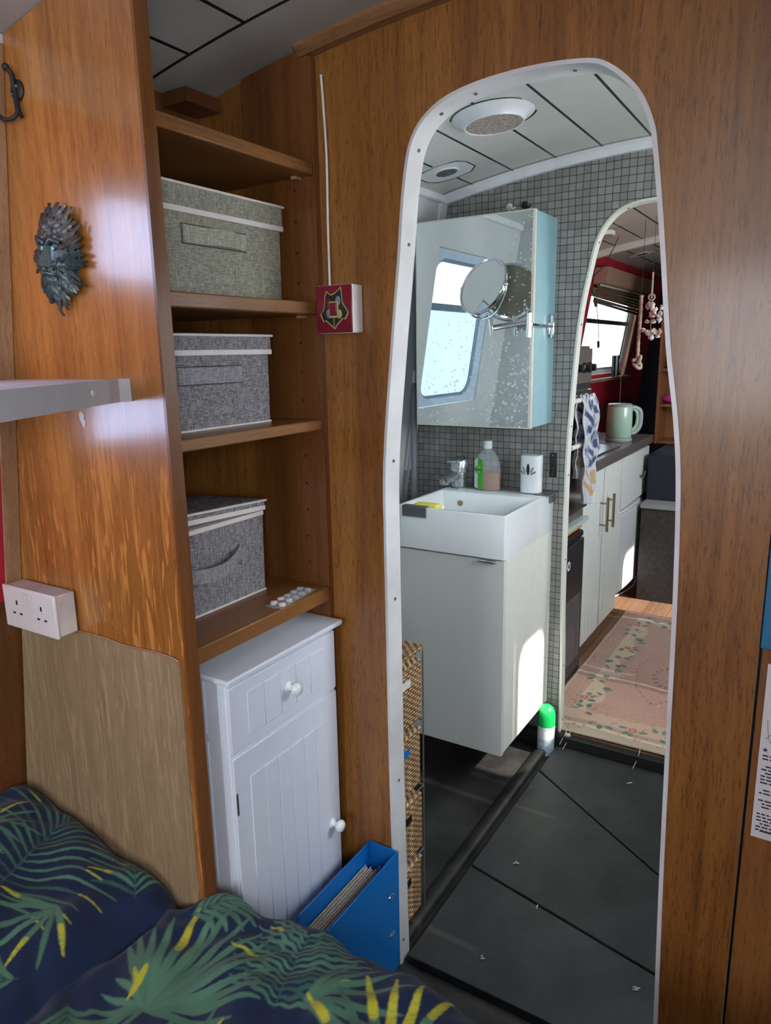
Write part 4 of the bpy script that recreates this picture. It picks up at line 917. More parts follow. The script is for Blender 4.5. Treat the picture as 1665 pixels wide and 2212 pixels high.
b = B(); b.box((-.875, 1.335, .7462), (-.828, 1.395, .766), rot('Z', .4, (-.85, 1.365, .75)))
tag(obj('clipper_case', b, M['black'], bevel=.004), 'small black device lying on top of the wicker drawers', 'device')
b = B(); b.box((-.86, 1.318, .7462), (-.812, 1.352, .7510)); tag(obj('white_comb', b, M['plastic'], bevel=.001), 'small white strip at the front of the wicker tower top', 'comb')

# basin and cabinet
t = thing('wash_basin', 'square white ceramic wash basin with tall sides on the white cabinet', 'basin', (-1.01, 2.22, .818))
bx0, bx1, by0, by1, bz0, bz1 = -1.205, -.818, 2.003, 2.448, .818, .957
def rr(x0, x1, y0, y1, z, r=.006, n=4):
    P = []
    for cx_2, cy_2, a0 in ((x1-r, y1-r, 0), (x0+r, y1-r, 90), (x0+r, y0+r, 180), (x1-r, y0+r, 270)):
        for k in range(n+1): a = D(a0+90*k/n); P.append((cx_2+r*math.cos(a), cy_2+r*math.sin(a), z))
    return P
rings = [rr(bx0, bx1, by0, by1, bz0, .005), rr(bx0, bx1, by0, by1, bz1-.003, .005), rr(bx0+.003, bx1-.003, by0+.003, by1-.003, bz1, .005),
         rr(bx0+.012, bx1-.012, by0+.012, 2.315, bz1, .006), rr(bx0+.015, bx1-.015, by0+.015, 2.312, bz1-.004, .010), rr(bx0+.022, bx1-.022, by0+.024, 2.302, bz1-.085, .02), rr(bx0+.04, bx1-.04, by0+.045, 2.285, bz1-.098, .03)]
b = B(); m = len(rings[0]); vs = [p for r_ in rings for p in r_]; fs = [(i*m+k, i*m+(k+1) % m, (i+1)*m+(k+1) % m, (i+1)*m+k) for i in range(len(rings)-1) for k in range(m)]
fs += [tuple(range(m))[::-1], tuple(range((len(rings)-1)*m, len(rings)*m))]; b.add(vs, fs); obj('bowl', b, M['white_ceramic'], t, smooth=45)
b = B(); b.cyl((-1.115, 2.3055, .915), (-1.115, 2.3035, .915), .0105, 16); obj('overflow_ring', b, M['brass'], t)
b = B(); b.cyl((-1.01, 2.17, .8592), (-1.01, 2.17, .8615), .022, 20); obj('drain', b, M['chrome'], t)
b = B(); b.box((-.8185, 2.395, .925), (-.812, 2.447, .962)); obj('corner_notch', b, M['dark_metal'], t)
b = B(); b.box((-.86, 2.36, .9575), (-.800, 2.449, .9605)); tag(obj('glass_shelf_end', b, M['dark_metal'], bevel=.001), 'small dark grey plate on the rear right corner of the basin', 'plate')
b = B(); b.box((-1.178, 1.9985, .925), (-1.090, 2.0025, .948)); b.box((-1.178, 1.9985, .948), (-1.090, 2.022, .9605)); tag(obj('rim_clip', b, M['dark_metal'], bevel=.001), 'flat grey metal clip over the front rim of the basin', 'clip')
b = B(); b.box((-1.214, 1.996, .852), (-1.190, 2.0025, .948)); b.box((-1.214, 1.996, .948), (-1.196, 2.05, .958)); tag(obj('towel_bracket', b, M['dark_metal'], bevel=.002), 'upright grey metal bracket on the left corner of the basin', 'bracket')
b = B(); b.box((-1.150, 2.018, .9445), (-1.062, 2.062, .9655)); tag(obj('sponge', b, M['yellow'], bevel=.009, seg=3), 'yellow sponge lying inside the front rim of the basin', 'sponge')
t = thing('basin_tap', 'short limescaled chrome mixer tap at the back of the basin', 'tap', (-1.152, 2.375, .957))
tx, ty = -1.155, 2.368
TS = Matrix.Translation((tx, ty, .957)) @ Matrix.Diagonal((1.75, 1.45, 1.38, 1)) @ Matrix.Translation((-tx, -ty, -.957))
b = B(); b.lathe([(.021, .957), (.021, .960), (.0165, .963), (.0165, .995), (.0175, 1.002)], 20, TS @ Matrix.Translation((tx, ty, 0))); obj('base', b, M['old_chrome'], t)
b = B(); b.tube([(tx, ty, .992), (tx-.004, ty-.022, .990), (tx-.012, ty-.055, .984)], [.0145, .0125, .011], 14, T=TS); b.tube([(tx-.012, ty-.048, .985), (tx-.012, ty-.049, .973)], [.0105, .0095], 14, T=TS); obj('spout', b, M['old_chrome'], t)
b = B(); b.tube([(tx, ty, 1.0), (tx+.002, ty+.004, 1.026), (tx+.001, ty, 1.036)], [.0185, .0200, .0165], 18, T=TS); b.box((tx-.009, ty-.040, 1.028), (tx+.009, ty, 1.036), TS); obj('lever', b, M['old_chrome'], t, bevel=.002)

t = thing('basin_cabinet', 'plain white cabinet hanging under the wash basin', 'cabinet', (-1.01, 2.23, .15))
b = B(); b.box((-1.20, 2.030, .150), (-.822, 2.448, .8175)); obj('body', b, M['cream'], t, bevel=.0015)
b = B(); b.box((-1.203, 2.008, .148), (-.820, 2.0285, .812)); dd = obj('door', b, plain('off_white_door', (0.62, 0.64, 0.62), 0.4, var=0.04, vscale=4), t, bevel=.0015)
b = B(); b.box((-.905, 1.996, .803), (-.848, 2.008, .8125)); obj('handle', b, M['steel'], dd, bevel=.003)
b = B(); b.box((-.8222, 2.425, .152), (-.8205, 2.448, .815)); obj('side_edge', b, M['cream'], t)

# bottle of disinfectant
t = thing('disinfectant_bottle', 'clear bottle of amber antiseptic with green and white label on the basin', 'bottle', (-1.045, 2.385, .957))
def oval(prof, T, n=28, sy=.6):
    b = B(); b.lathe(prof, n, T @ Matrix.Diagonal((1, sy, 1, 1))); return b
BT = Matrix.Translation((-1.045, 2.383, .957))
obj('bottle_body', oval([(.044, 0), (.049, .004), (.0495, .075), (.047, .10), (.040, .120), (.028, .137), (.016, .147), (.0145, .152)], BT), M['bottle_clear'], t, smooth=60)
obj('liquid', oval([(.042, .002), (.0475, .005), (.048, .060), (.0478, .066)], BT), M['amber'], t, smooth=60)
b = B(); b.lathe([(.0155, .150), (.0165, .152), (.0165, .176), (.0155, .178)], 24, BT); obj('cap', b, M['label'], t, smooth=40)
def patch(x0, x1, z0, z1, off, topfn=None):
    n = 14; b = B(); vs = []
    for i in range(n+1):
        u = x0+(x1-x0)*i/n; yy = -.6*math.sqrt(max(0, .0496**2-min(abs(u), .0495)**2))-off; zt = z1 if topfn is None else topfn(u)
        vs += [(u, yy, z0), (u, yy, zt), (u, yy+.0012, z0), (u, yy+.0012, zt)]
    fs = []
    for i in range(n): a = i*4; fs += [(a, a+4, a+5, a+1), (a+2, a+3, a+7, a+6), (a+1, a+5, a+7, a+3), (a, a+2, a+6, a+4)]
    b.add(vs, fs, BT); return b
lbt = lambda u: .100+.018*math.sin(PI*max(0, min(1, (u+.052)/.055)))
lab_ = obj('label', patch(-.047, -.004, .008, .112, .0006, lbt), M['label'], t, smooth=60)
obj('label_green', patch(-.026, -.004, .006, .112, .0012, lbt), M['green_label'], lab_, smooth=60)
b = B(); b.lathe([(.0150, 0), (.0150, .0006)], 24, BT @ Matrix.Translation((-.025, -.0285, .076)) @ Matrix.Rotation(PI/2, 4, 'X') @ Matrix.Rotation(-.30, 4, 'Y')); obj('logo_disc', b, plain('leaf_green_ink', (0.20, 0.50, 0.05), 0.45), lab_)
text_obj('logo_text', 'Dettol', .0125, BT @ Matrix.Translation((-.025, -.0300, .0765)) @ Matrix.Rotation(-.30, 4, 'Z') @ Matrix.Rotation(PI/2, 4, 'X'), M['blue_ink'], lab_)
# paper roll in printed wrapper
t = thing('tissue_pack', 'white tissue pack with a grey petal print standing on the basin', 'tissue pack', (-.882, 2.385, .96))
b = B(); b.prism([(-.882+.036*math.copysign(abs(math.cos(a))**.6, math.cos(a)), 2.392+.030*math.copysign(abs(math.sin(a))**.6, math.sin(a))) for a in np.linspace(0, 2*PI, 28, endpoint=False)], .9606, 1.092, 'Z'); obj('pack', b, M['label'], t, bevel=.003, smooth=50)
for (dx, dz, a, l, mt) in ((0, .0, 0, .020, 'black'), (-.014, -.002, .5, .012, 'ink_grey'), (.014, -.002, -.5, .012, 'ink_grey'), (-.019, -.012, 1.0, .012, 'ink_grey'), (.019, -.012, -1.0, .012, 'ink_grey')):
    s = B(); s.ball((0, 0, 0), 1, 10, (l*.30, .0010, l), Matrix.Translation((-.884+dx, 2.3618, 1.045+dz)) @ Matrix.Rotation(-a, 4, 'Y')); obj('petal', s, M[mt], t)
# bolt keeper on tiles
t = thing('bolt_keeper', 'small black metal bolt plate screwed to the mosaic tiles', 'bolt plate', (-.823, 2.448, 1.01))
b = B(); b.box((-.836, 2.4445, 1.010), (-.810, 2.4498, 1.096)); obj('plate', b, M['iron'], t, bevel=.003)
b = B(); b.box((-.829, 2.437, 1.022), (-.816, 2.4445, 1.050)); obj('keeper', b, M['iron'], t, bevel=.002)
for z in (1.019, 1.087): s = B(); s.ball((-.826, 2.4440, z), .0028, 8); obj('screw', s, M['steel'], t)

# mirror cabinet
t = thing('mirror_cabinet', 'spotted mirror cabinet with pale blue sides above the wash basin', 'mirror cabinet', (-1.045, 2.34, 1.20))
b = B(); b.box((-1.25, 2.252, 1.200), (-.835, 2.448, 1.868)); obj('body', b, M['aqua'], t, bevel=.002)
b = B(); b.box((-1.253, 2.237, 1.198), (-.8335, 2.2515, 1.869)); dd = obj('door', b, plain('cream_edge', (0.62, 0.60, 0.52), 0.4), t, bevel=.001)
b = B(); b.box((-1.248, 2.2352, 1.203), (-.841, 2.2372, 1.864)); obj('mirror_glass', b, M['mirror'], dd)
# hooks above cabinet
for k, (x_, lab) in enumerate(((-1.005, 'white enamel hook on the tiles above the mirror cabinet'), (-.950, 'black hook on the tiles above the mirror cabinet'))):
    t2 = thing('tile_hook', lab, 'hook', (x_, 2.449, 1.90)); mm = M['white'] if k == 0 else M['iron']
    b = B(); b.ball((x_, 2.446, 1.922), 1, 10, (.012, .004, .012)); obj('rose', b, mm, t2)
    b = B(); b.tube(smooth_path([(x_, 2.444, 1.922), (x_+.008, 2.430, 1.918), (x_+.022, 2.424, 1.910), (x_+.03, 2.424, 1.916)], 5), .0035, 8); obj('prong', b, mm, t2)
# swing-arm shaving mirror
t = thing('shaving_mirror', 'round chrome shaving mirror on a swing arm in front of the cabinet', 'shaving mirror', (-.83, 2.38, 1.48))
b = B(); b.lathe([(.0245, 0), (.0245, .004), (.020, .007), (.001, .008)], 24, Matrix.Translation((-.8345, 2.388, 1.522)) @ Matrix.Rotation(PI/2, 4, 'Y') @ Matrix.Diagonal((1.5, .8, 1, 1))); obj('wall_rose', b, M['chrome'], t, smooth=50)
b = B(); b.box((-.828, 2.380, 1.485), (-.815, 2.398, 1.560)); obj('hinge_block', b, M['chrome'], t, bevel=.003)
b = B(); b.tube([(-.820, 2.385, 1.522), (-.806, 2.25, 1.5225), (-.798, 2.130, 1.5235)], .0046, 10); obj('arm', b, M['chrome'], t)
b = B(); b.cyl((-.8035, 2.125, 1.486), (-.8035, 2.125, 1.556), .0080, 16); obj('elbow_post', b, M['chrome'], t)
b = B(); b.tube([(-.8035, 2.125, 1.527), (-.925, 2.135, 1.513)], .0046, 10); b.tube([(-.8035, 2.125, 1.536), (-.925, 2.135, 1.522)], .0030, 8); obj('fore_arm', b, M['chrome'], t)
b = B(); b.cyl((-.927, 2.135, 1.494), (-.935, 2.135, 1.560), .0070, 16); obj('end_post', b, M['chrome'], t)
mcx = Vector((-.955, 2.128, 1.641)); MR = .090
pts = [(mcx.x+MR*1.06*math.sin(a), mcx.y, mcx.z-MR*1.06*math.cos(a)) for a in np.linspace(-PI/2+.0, PI/2, 22)]
RZ = rot('Z', -.35, mcx)
b = B(); b.tube(pts, .0032, 8, T=RZ); b.tube([RZ @ Vector(pts[11]), (-.935, 2.135, 1.556)], .004, 8); obj('yoke', b, M['chrome'], t)
TM = Matrix.Translation(mcx) @ Matrix.Rotation(-.35, 4, 'Z') @ Matrix.Rotation(PI/2-.38, 4, 'X')
b = B(); b.lathe([(MR*.93, .0035), (MR, .006), (MR*1.015, 0), (MR, -.006), (MR*.93, -.0035)], 48, TM, caps=False); ring_ = obj('rim', b, M['chrome'], t, smooth=60)
b = B(); b.lathe([(MR*.955, -.0028), (MR*.955, .0028)], 48, TM); obj('looking_glass', b, M['mirror_clean'], t, smooth=30)
b = B(); b.lathe([(MR*.95, -.0045), (MR*.95, -.0029)], 48, TM); obj('rear_disc', b, plain('olive_reflection', (0.16, 0.155, 0.115), 0.25, var=0.03), t, smooth=30)  # olive tone stands in for what the rear mirror face reflects
for s_ in (-1, 1):
    b = B(); b.ball(RZ @ (mcx+Vector((s_*MR*1.05, 0, 0))), .0055, 10); obj('pivot', b, M['chrome'], t)

# pipe and junction box at the hull side
b = B(); b.cyl((-1.352, 2.39, -.02), (-1.352, 2.39, 1.335), .0125, 16); tag(obj('waste_pipe', b, M['grey_pipe'], smooth=60), 'vertical grey pipe in the corner behind the basin', 'pipe')
b = B(); b.box((-1.362, 2.375, 1.336), (-1.338, 2.40, 1.380)); tag(obj('junction_cover', b, M['plastic'], bevel=.003), 'small white plastic cover at the top of the grey pipe', 'cover')

# air freshener can
t = thing('air_freshener', 'aerosol can with bright green cap on the floor by the doorway', 'aerosol can', (-.795, 2.385, 0))
AT = Matrix.Translation((-.797, 2.385, 0))
b = B(); b.lathe([(.030, -.0215), (.0315, -.019), (.0315, .090), (.030, .094)], 28, AT); obj('can', b, M['can'], t, smooth=50)
b = B(); b.lathe([(.0318, .091), (.0320, .125), (.0300, .145), (.0240, .160), (.014, .169), (.001, .172)], 28, AT); obj('cap', b, M['green'], t, smooth=60)
b = B(); b.lathe([(.0322, .084), (.0322, .092)], 28, AT, caps=False); obj('rim', b, M['white'], t)
b = B(); b.lathe([(.0318, .045), (.0318, .078)], 28, AT, caps=False); obj('label_band', b, M['label'], t)

r5 = random.Random(8)
for (x_, y_) in ((-.262, 1.478), (-.655, 1.735), (-.545, 1.605), (-.60, 1.38), (-.47, 2.30)):
    b = B(); b.tube([(x_+r5.uniform(-.008, .008), y_+k_*.004-.006, .0015+.001*(k_ % 2)) for k_ in range(4)], .0016, 5)
    if x_ > -.3: b.tube([(x_, y_, .002), (x_+.010, y_+.006, .003)], .0014, 5)
    tag(obj('lint', b, M['paper'], smooth=60), {-.262: 'largest scrap of white lint, near the right edge of the nearest floor slab', -.655: 'speck of lint on the middle floor slab near its left end', -.545: 'speck of lint beside the nearer slanting floor joint', -.60: 'speck of lint near the front left corner of the nearest floor slab', -.47: 'speck of lint below the step up to the kitchen'}[x_], 'lint', 'scraps of lint on the floor slabs')
# bathroom ceiling vent and downlight
def ceiling_disc(name, lab, cat, x, y, r, parts, gr=None, cone=False):
    z = ceil_z(x); t = thing(name, lab, cat, (x, y, z), gr); sl = math.atan(-.28*(x-XC)); T = Matrix.Translation((x, y, z)) @ Matrix.Rotation(-sl, 4, 'Y')
    for (pn, prof, mt, sm) in parts:
        b = B(); b.lathe(prof, 40, T, caps=False); obj(pn, b, mt, t, smooth=sm)
    return t, T
t, T = ceiling_disc('ceiling_vent', 'round white ceiling ventilator with rusty gauze above the walkway', 'vent', -.832, 1.905, .11, [
    ('groove', [(.1085, -.0005), (.1085, -.0014), (.1145, -.0014), (.1145, -.0005)], M['iron'], 0),
    ('collar', [(.108, -.0008), (.104, -.004), (.090, -.008), (.080, -.021), (.078, -.025), (.074, -.025), (.074, -.020)], M['white'], 50),
    ('gauze', [(.0005, -.0225), (.075, -.0225)], M['gauze'], 0)])
def octo(t, T, r, w_=.004):
    # octagonal groove cut round the fitting, with two straight sides
    P = [(r*.95, r*.42), (r*.62, r*.80), (-r*.10, r*.92), (-r*.75, r*.72), (-r*.95, r*.30), (-r*.95, -r*.42), (-r*.62, -r*.80), (r*.10, -r*.92), (r*.75, -r*.72), (r*.95, -r*.30)]
    b = B(); n = len(P)
    for i in range(n):
        a = Vector(P[i]+(0,)); c = Vector(P[(i+1) % n]+(0,)); d = (c-a).normalized(); s = Vector((-d.y, d.x, 0))*w_/2
        b.add([a-s-d*w_/2, c-s+d*w_/2, c+s+d*w_/2, a+s-d*w_/2]+[v+Vector((0, 0, -.0014)) for v in (a-s-d*w_/2, c-s+d*w_/2, c+s+d*w_/2, a+s-d*w_/2)], [(0,1,2,3),(7,6,5,4),(0,4,5,1),(1,5,6,2),(2,6,7,3),(3,7,4,0)], T)
    obj('panel_groove', b, M['iron'], t)
dl = [('plate', [(.085, -.0002), (.085, -.0008), (.034, -.0009)], M['bath_ceiling'], 0), ('bezel', [(.042, -.001), (.040, -.004), (.034, -.003)], M['white'], 50), ('reflector', [(.0005, -.0012), (.035, -.0025)], M['bulb'], 0)]
dl[0] = ('plate', [(.085, -.0002), (.085, -.0009), (.034, -.0010)], M['white'], 0)
t, T = ceiling_disc('downlight', 'unlit recessed downlight in an octagonal panel of the bathroom ceiling', 'light', -1.125, 2.215, .06, dl, 'recessed downlights'); octo(t, T, .088)
t, T = ceiling_disc('downlight', 'unlit recessed downlight in the kitchen ceiling nearest the doorway', 'light', -1.215, 4.00, .06, dl, 'recessed downlights'); octo(t, T, .088)
t, T = ceiling_disc('downlight', 'unlit recessed downlight deep in the kitchen beyond the white ceiling bar', 'light', -1.10, 4.80, .06, dl, 'recessed downlights'); octo(t, T, .088)
t, T = ceiling_disc('ceiling_vent', 'black-throated brass ventilator in the kitchen ceiling', 'vent', -1.07, 3.72, .11, [
    ('throat', [(.05, -.001), (.05, -.022)], M['iron'], 0), ('cowl', [(.0005, -.022), (.075, -.022), (.080, -.028), (.080, -.040), (.070, -.044)], M['cream'], 40), ('gauze', [(.0005, -.0435), (.070, -.0435)], M['gauze'], 0)]); octo(t, T, .12)

# ------------------------------------------------------------------ kitchen
# rug with flower border
RX = np.arange(-.862, -.13, .0035); RY = np.arange(2.458, 3.86, .0042); gx, gy = np.meshgrid(RX, RY, indexing='ij')
IMG2X0, IMG2Y0 = -.87, 2.44; RX0, RY0, RS = IMG2X0, IMG2Y0, .002; RW, RH = int(.76/RS), int(1.44/RS); IMG = np.empty((RW, RH, 3))
pinkc = np.array((.47, .30, .255)); creamc = np.array((.54, .44, .33)); grn = np.array((.135, .19, .165)); brn = np.array((.34, .20, .13)); redc = np.array((.50, .10, .10)); rose = np.array((.55, .30, .26))
IMG[:] = pinkc
uu, vv = np.meshgrid(np.arange(RW)*RS+RX0, np.arange(RH)*RS+RY0, indexing='ij')
dist = np.minimum(np.minimum(uu+.862, -.13-uu), np.minimum(vv-2.458, 3.86-vv))
wave = .155+.022*np.sin(uu*30+vv*24)
IMG[(dist > .085) & (dist < wave)] = creamc; IMG[dist < .012] = creamc*.9; IMG[vv < 2.53] = creamc*.97; IMG[(vv < 2.64) & (vv > 2.53)] = (creamc*.5+pinkc*.5)
r2 = random.Random(21)
for _ in range(520):
    x = r2.uniform(-.86, -.13); y = r2.uniform(2.46, 3.86); d_ = min(x+.862, -.13-x, y-2.458, 3.86-y)
    if d_ < .085 and d_ > .015:
        a = r2.uniform(0, PI); l = r2.uniform(.006, .014)
        leaflet((x, y), (x+l*math.cos(a), y+l*math.sin(a)), .002, .0034, (grn*1.3, brn, brn*1.2, redc*.8)[r2.randrange(4)])
def flower(x, y, s, c=redc):
    for k in range(5): a = k*2*PI/5; stamp((x+s*math.cos(a), y+s*math.sin(a)), s*.62, c)
    stamp((x, y), s*.5, creamc)
for (x0_, y0_, x1_, y1_, cnt) in ((-.745, 2.60, -.745, 3.80, 12), (-.25, 2.60, -.25, 3.80, 12), (-.70, 2.575, -.28, 2.575, 4), (-.70, 3.75, -.28, 3.75, 4)):
    for k in range(cnt):
        u = (k+.5)/cnt; x = x0_+(x1_-x0_)*u+r2.uniform(-.02, .02); y = y0_+(y1_-y0_)*u+r2.uniform(-.01, .01)
        if k % 3 == 1: flower(x, y, .011, redc if r2.random() < .6 else rose)
        for _ in range(4):
            a = r2.uniform(0, 2*PI); px, py = x+.026*math.cos(a), y+.026*math.sin(a)
            leaflet((px, py), (px+.028*math.cos(a+.4), py+.028*math.sin(a+.4)), .004, .010, grn*r2.uniform(.8, 1.4))
        leaflet((x+.03, y), (x+.055, y+.03), .01, .003, brn)
for k in range(46):
    a = 2*PI*k/46; rx, ry = .13+.012*math.sin(5*a), .26+.02*math.cos(7*a); x, y = -.497+rx*math.cos(a), 3.10+ry*math.sin(a)
    leaflet((x, y), (x+.016*math.cos(a+1), y+.016*math.sin(a+1)), .002, .004, brn if k % 3 else grn)
for k in range(16):
    a = 2*PI*k/16; x, y = -.497+.05*math.cos(a), 3.10+.09*math.sin(a); leaflet((x, y), (x+.02*math.cos(a), y+.02*math.sin(a)), .003, .006, grn if k % 2 else redc)
for _ in range(240):
    x = r2.uniform(-.80, -.20); y = r2.uniform(2.50, 3.8); a = r2.uniform(0, PI)
    if min(x+.862, -.13-x) > .09 and r2.random() < .35: leaflet((x, y), (x+.018*math.cos(a), y+.018*math.sin(a)), .004, .0026, (brn*1.1, grn*1.6, creamc)[r2.randrange(3)])
for _ in range(60):
    x = r2.uniform(-.70, -.28); y = r2.uniform(2.62, 2.72); a = r2.uniform(0, PI); leaflet((x, y), (x+.02*math.cos(a), y+.02*math.sin(a)), .003, .003, brn*1.3)
ii = np.clip(((gx-RX0)/RS).astype(int), 0, RW-1); jj = np.clip(((gy-RY0)/RS).astype(int), 0, RH-1)
gz = .0505+.0025*np.sin(gx*22+gy*5)*np.sin(gy*9)+.0015*np.sin(gy*31+gx*12)
rg = thing('rug', 'pink wool rug with flower border on the kitchen floor', 'rug', (-.5, 3.15, .043))
grid_obj('pile', gx, gy, gz, IMG[ii, jj], M['rug'], rg, thick=.006)
for k, (x, l) in enumerate(((-.742, .03), (-.728, .075), (-.475, .07))):
    s = B(); s.tube(smooth_path([(x, 2.462, .050), (x+.004, 2.430, .046), (x-.003, 2.416, .040-l*.35), (x-.008, 2.410-l*.2, max(.002, .034-l*.7))], 4), .0016, 5)
    if k == 1: s.ball((x, 2.428, .046), 1, 8, (.013, .008, .008))
    obj('fringe_thread', s, M['rope'], rg)

# cooker stack
t = thing('oven', 'brown steel and glass built-in oven behind the doorway edge', 'oven', (-1.15, 2.86, .76))
b = B(); b.box((-1.40, 2.62, .7455), (-.885, 3.045, 1.46)); obj('carcass', b, M['cooker'], t, bevel=.003)
b = B(); b.box((-.885, 2.63, 1.315), (-.872, 3.040, 1.450)); obj('control_panel', b, M['cooker'], t, bevel=.002)
for y_ in (2.72, 2.82, 2.92, 2.99):
    b = B(); b.lathe([(.021, 0), (.021, .010), (.015, .014), (.014, .030), (.001, .031)], 18, Matrix.Translation((-.872, y_, 1.375)) @ Matrix.Rotation(PI/2, 4, 'Y')); obj('knob', b, M['black'], t, smooth=40)
b = B(); b.box((-.885, 2.63, 1.29), (-.876, 3.040, 1.312)); obj('vent_slot', b, M['iron'], t)
b = B(); b.box((-.885, 2.63, 1.135), (-.868, 3.040, 1.286)); d1 = obj('grill_door', b, M['cooker_glass'], t, bevel=.002)
b = B(); b.box((-.885, 2.63, .79), (-.868, 3.040, 1.130)); d2 = obj('oven_door', b, M['cooker_glass'], t, bevel=.002)
for z, par in ((1.262, d1), (1.092, d2)):
    s = B(); s.cyl((-.812, 2.60, z), (-.812, 2.83, z), .0095, 14)
    for y_ in (2.64, 2.79): s.cyl((-.868, y_, z), (-.812, y_, z), .006, 10)
    obj('handle', s, M['cream'], par, smooth=50)
b = B(); b.box((-1.4, 2.60, .725), (-.86, 3.05, .745)); tag(obj('oven_shelf_board', b, M['pale_ledge'], bevel=.002), 'pale green ledge under the oven', 'ledge')
# towel hanging on the oven rails
ny, nz = 60, 110; V_ = np.linspace(0, 1, ny); Wv = np.linspace(0, 1, nz); vv_, ww_ = np.meshgrid(V_, Wv, indexing='ij')
ty_ = 2.685+.20*vv_*(1+.12*np.sin(ww_*4))+.02*ww_; drop = 1.278-.41*ww_-.035*vv_*ww_
tx_ = -.800+.010*np.sin(vv_*17+ww_*2)*np.minimum(1, ww_*5)+.004*np.sin(ww_*21+vv_*5)-.012*np.clip(1-ww_*12, 0, 1)
tcol = np.empty(tx_.shape+(3,)); tcol[:] = (.52, .54, .60)
pat = np.sin(vv_*26+3*np.sin(ww_*19))+np.sin(ww_*44+5*np.sin(vv_*9))*.8
tcol[(pat > .35) & (ww_ < .66)] = (.055, .075, .15); tcol[(pat > -.2) & (pat <= .35) & (ww_ < .66)] = (.24, .28, .38)
tcol[(ww_ > .68) & (ww_ < .92) & (pat > -.3)] = (.46, .33, .19); tcol[(vv_ < .03) | (vv_ > .97)] = (.66, .66, .68)
b_ = grid_obj('tea_towel', tx_, ty_, drop, tcol, M['towel'], None, thick=.004); tag(b_, 'blue and white patterned tea towel hanging over the oven rail', 'towel')
# second layer behind the rail
t2x = tx_-.024-.004*np.sin(vv_*12); keep = grid_obj('towel_back', t2x, ty_-.02, drop+.10*ww_, tcol, M['towel'], b_, thick=.003)

t = thing('black_bin', 'tall black metal bin with a white badge under the oven', 'bin', (-.98, 2.92, .043))
b = B(); b.box((-1.12, 2.74, .043), (-.870, 3.032, .655)); obj('body', b, plain('speckled_black', (0.022, 0.021, 0.024), 0.38, var=0.5, vscale=60), t, bevel=.008, seg=3)
b = B(); b.box((-1.12, 2.742, .657), (-.872, 3.03, .690)); obj('lid', b, M['black'], t, bevel=.012, seg=3)
b = B(); b.lathe([(.020, 0), (.020, .0015)], 24, Matrix.Translation((-.870, 2.82, .575)) @ Matrix.Rotation(PI/2, 4, 'Y')); bg_ = obj('badge', b, M['label'], t)
b = B(); b.lathe([(.010, .0015), (.010, .0022)], 18, Matrix.Translation((-.870, 2.82, .575)) @ Matrix.Rotation(PI/2, 4, 'Y')); obj('badge_mark', b, M['blue_ink'], bg_)
b = B(); b.box((-.8700, 2.775, .12), (-.8685, 2.995, .42)); obj('sunlit_patch', b, plain('sunlit_black_speckle', (0.075, 0.075, 0.08), 0.5, var=0.4, vscale=120), t, bevel=.0005)  # lighter patch puts sunlight on the bin's lower front into colour
b = B(); b.box((-.93, 2.60, .695), (-.885, 3.04, .722)); b.box((-.93, 3.036, .50), (-.900, 3.052, .695)); tag(obj('timber_rail', b, M['wood_pine'], bevel=.002), 'orange pine rail above the black bin', 'rail')

# base cupboards with doors
def cupboard(y0, y1, lab, hy):
    t = thing('base_cupboard', lab, 'cupboard', (-1.1, (y0+y1)/2, .085), 'pale green kitchen base cupboards')
    b = B(); b.box((-1.33, y0, .11), (-.925, y1, .905)); obj('carcass', b, M['kit_door'], t)
    b = B(); b.box((-.922, y0+.006, .095), (-.900, y1-.006, .895)); d = obj('door', b, M['kit_door'], t, bevel=.003)
    b = B()
    n = 4; w_ = (y1-y0-.12)/n
    for k in range(n): b.box((-.9005, y0+.06+k*w_+.0015, .155), (-.8975, y0+.06+(k+1)*w_-.0015, .835))
    obj('door_panel', b, M['kit_door'], d, bevel=.0015)
    s = B(); s.cyl((-.866, hy, .60), (-.866, hy, .765), .0065, 12)
    for z in (.63, .735): s.cyl((-.90, hy, z), (-.866, hy, z), .0045, 10)
    obj('handle', s, M['brass'], d)
    s = B(); s.box((-.96, y0+.02, .043), (-.935, y0+.06, .110)); obj('foot', s, M['wood_pine'], t); s = B(); s.box((-.96, y1-.08, .043), (-.935, y1-.04, .110)); obj('foot', s, M['wood_pine'], t)
cupboard(3.065, 3.425, 'pale base cupboard beside the black bin, nearer the doorway', 3.375)
cupboard(3.430, 3.760, 'pale base cupboard next to the small fridge', 3.485)
t = thing('drawer_unit', 'pale kitchen drawer with brass leaf handle above the small fridge', 'drawer', (-1.1, 4.06, .62))
b = B(); b.box((-1.33, 3.775, .635), (-.922, 4.375, .905)); obj('carcass', b, M['kit_door'], t)
b = B(); b.box((-.921, 3.772, .622), (-.900, 4.378, .893)); d = obj('drawer_front', b, M['kit_door'], t, bevel=.003)
s = B()
for k in range(5): s.tube(smooth_path([(-.885, 4.13+k*.030, .738+.010*math.sin(k*2)), (-.880, 4.16+k*.030, .756-.012*math.sin(k*2)), (-.885, 4.19+k*.030, .748)], 4), .0042, 7)
s.cyl((-.9, 4.17, .745), (-.885, 4.17, .745), .005, 8); s.cyl((-.9, 4.29, .75), (-.885, 4.29, .75), .005, 8); obj('handle', s, M['brass'], d)
b = B(); b.box((-1.385, 3.05, .907), (-.885, 4.395, .955)); wt = struct(obj('worktop', b, M['worktop'], bevel=.004)); wt['kind'] = 'thing'; tag(wt, 'dark brown laminate worktop along the kitchen wall', 'worktop')
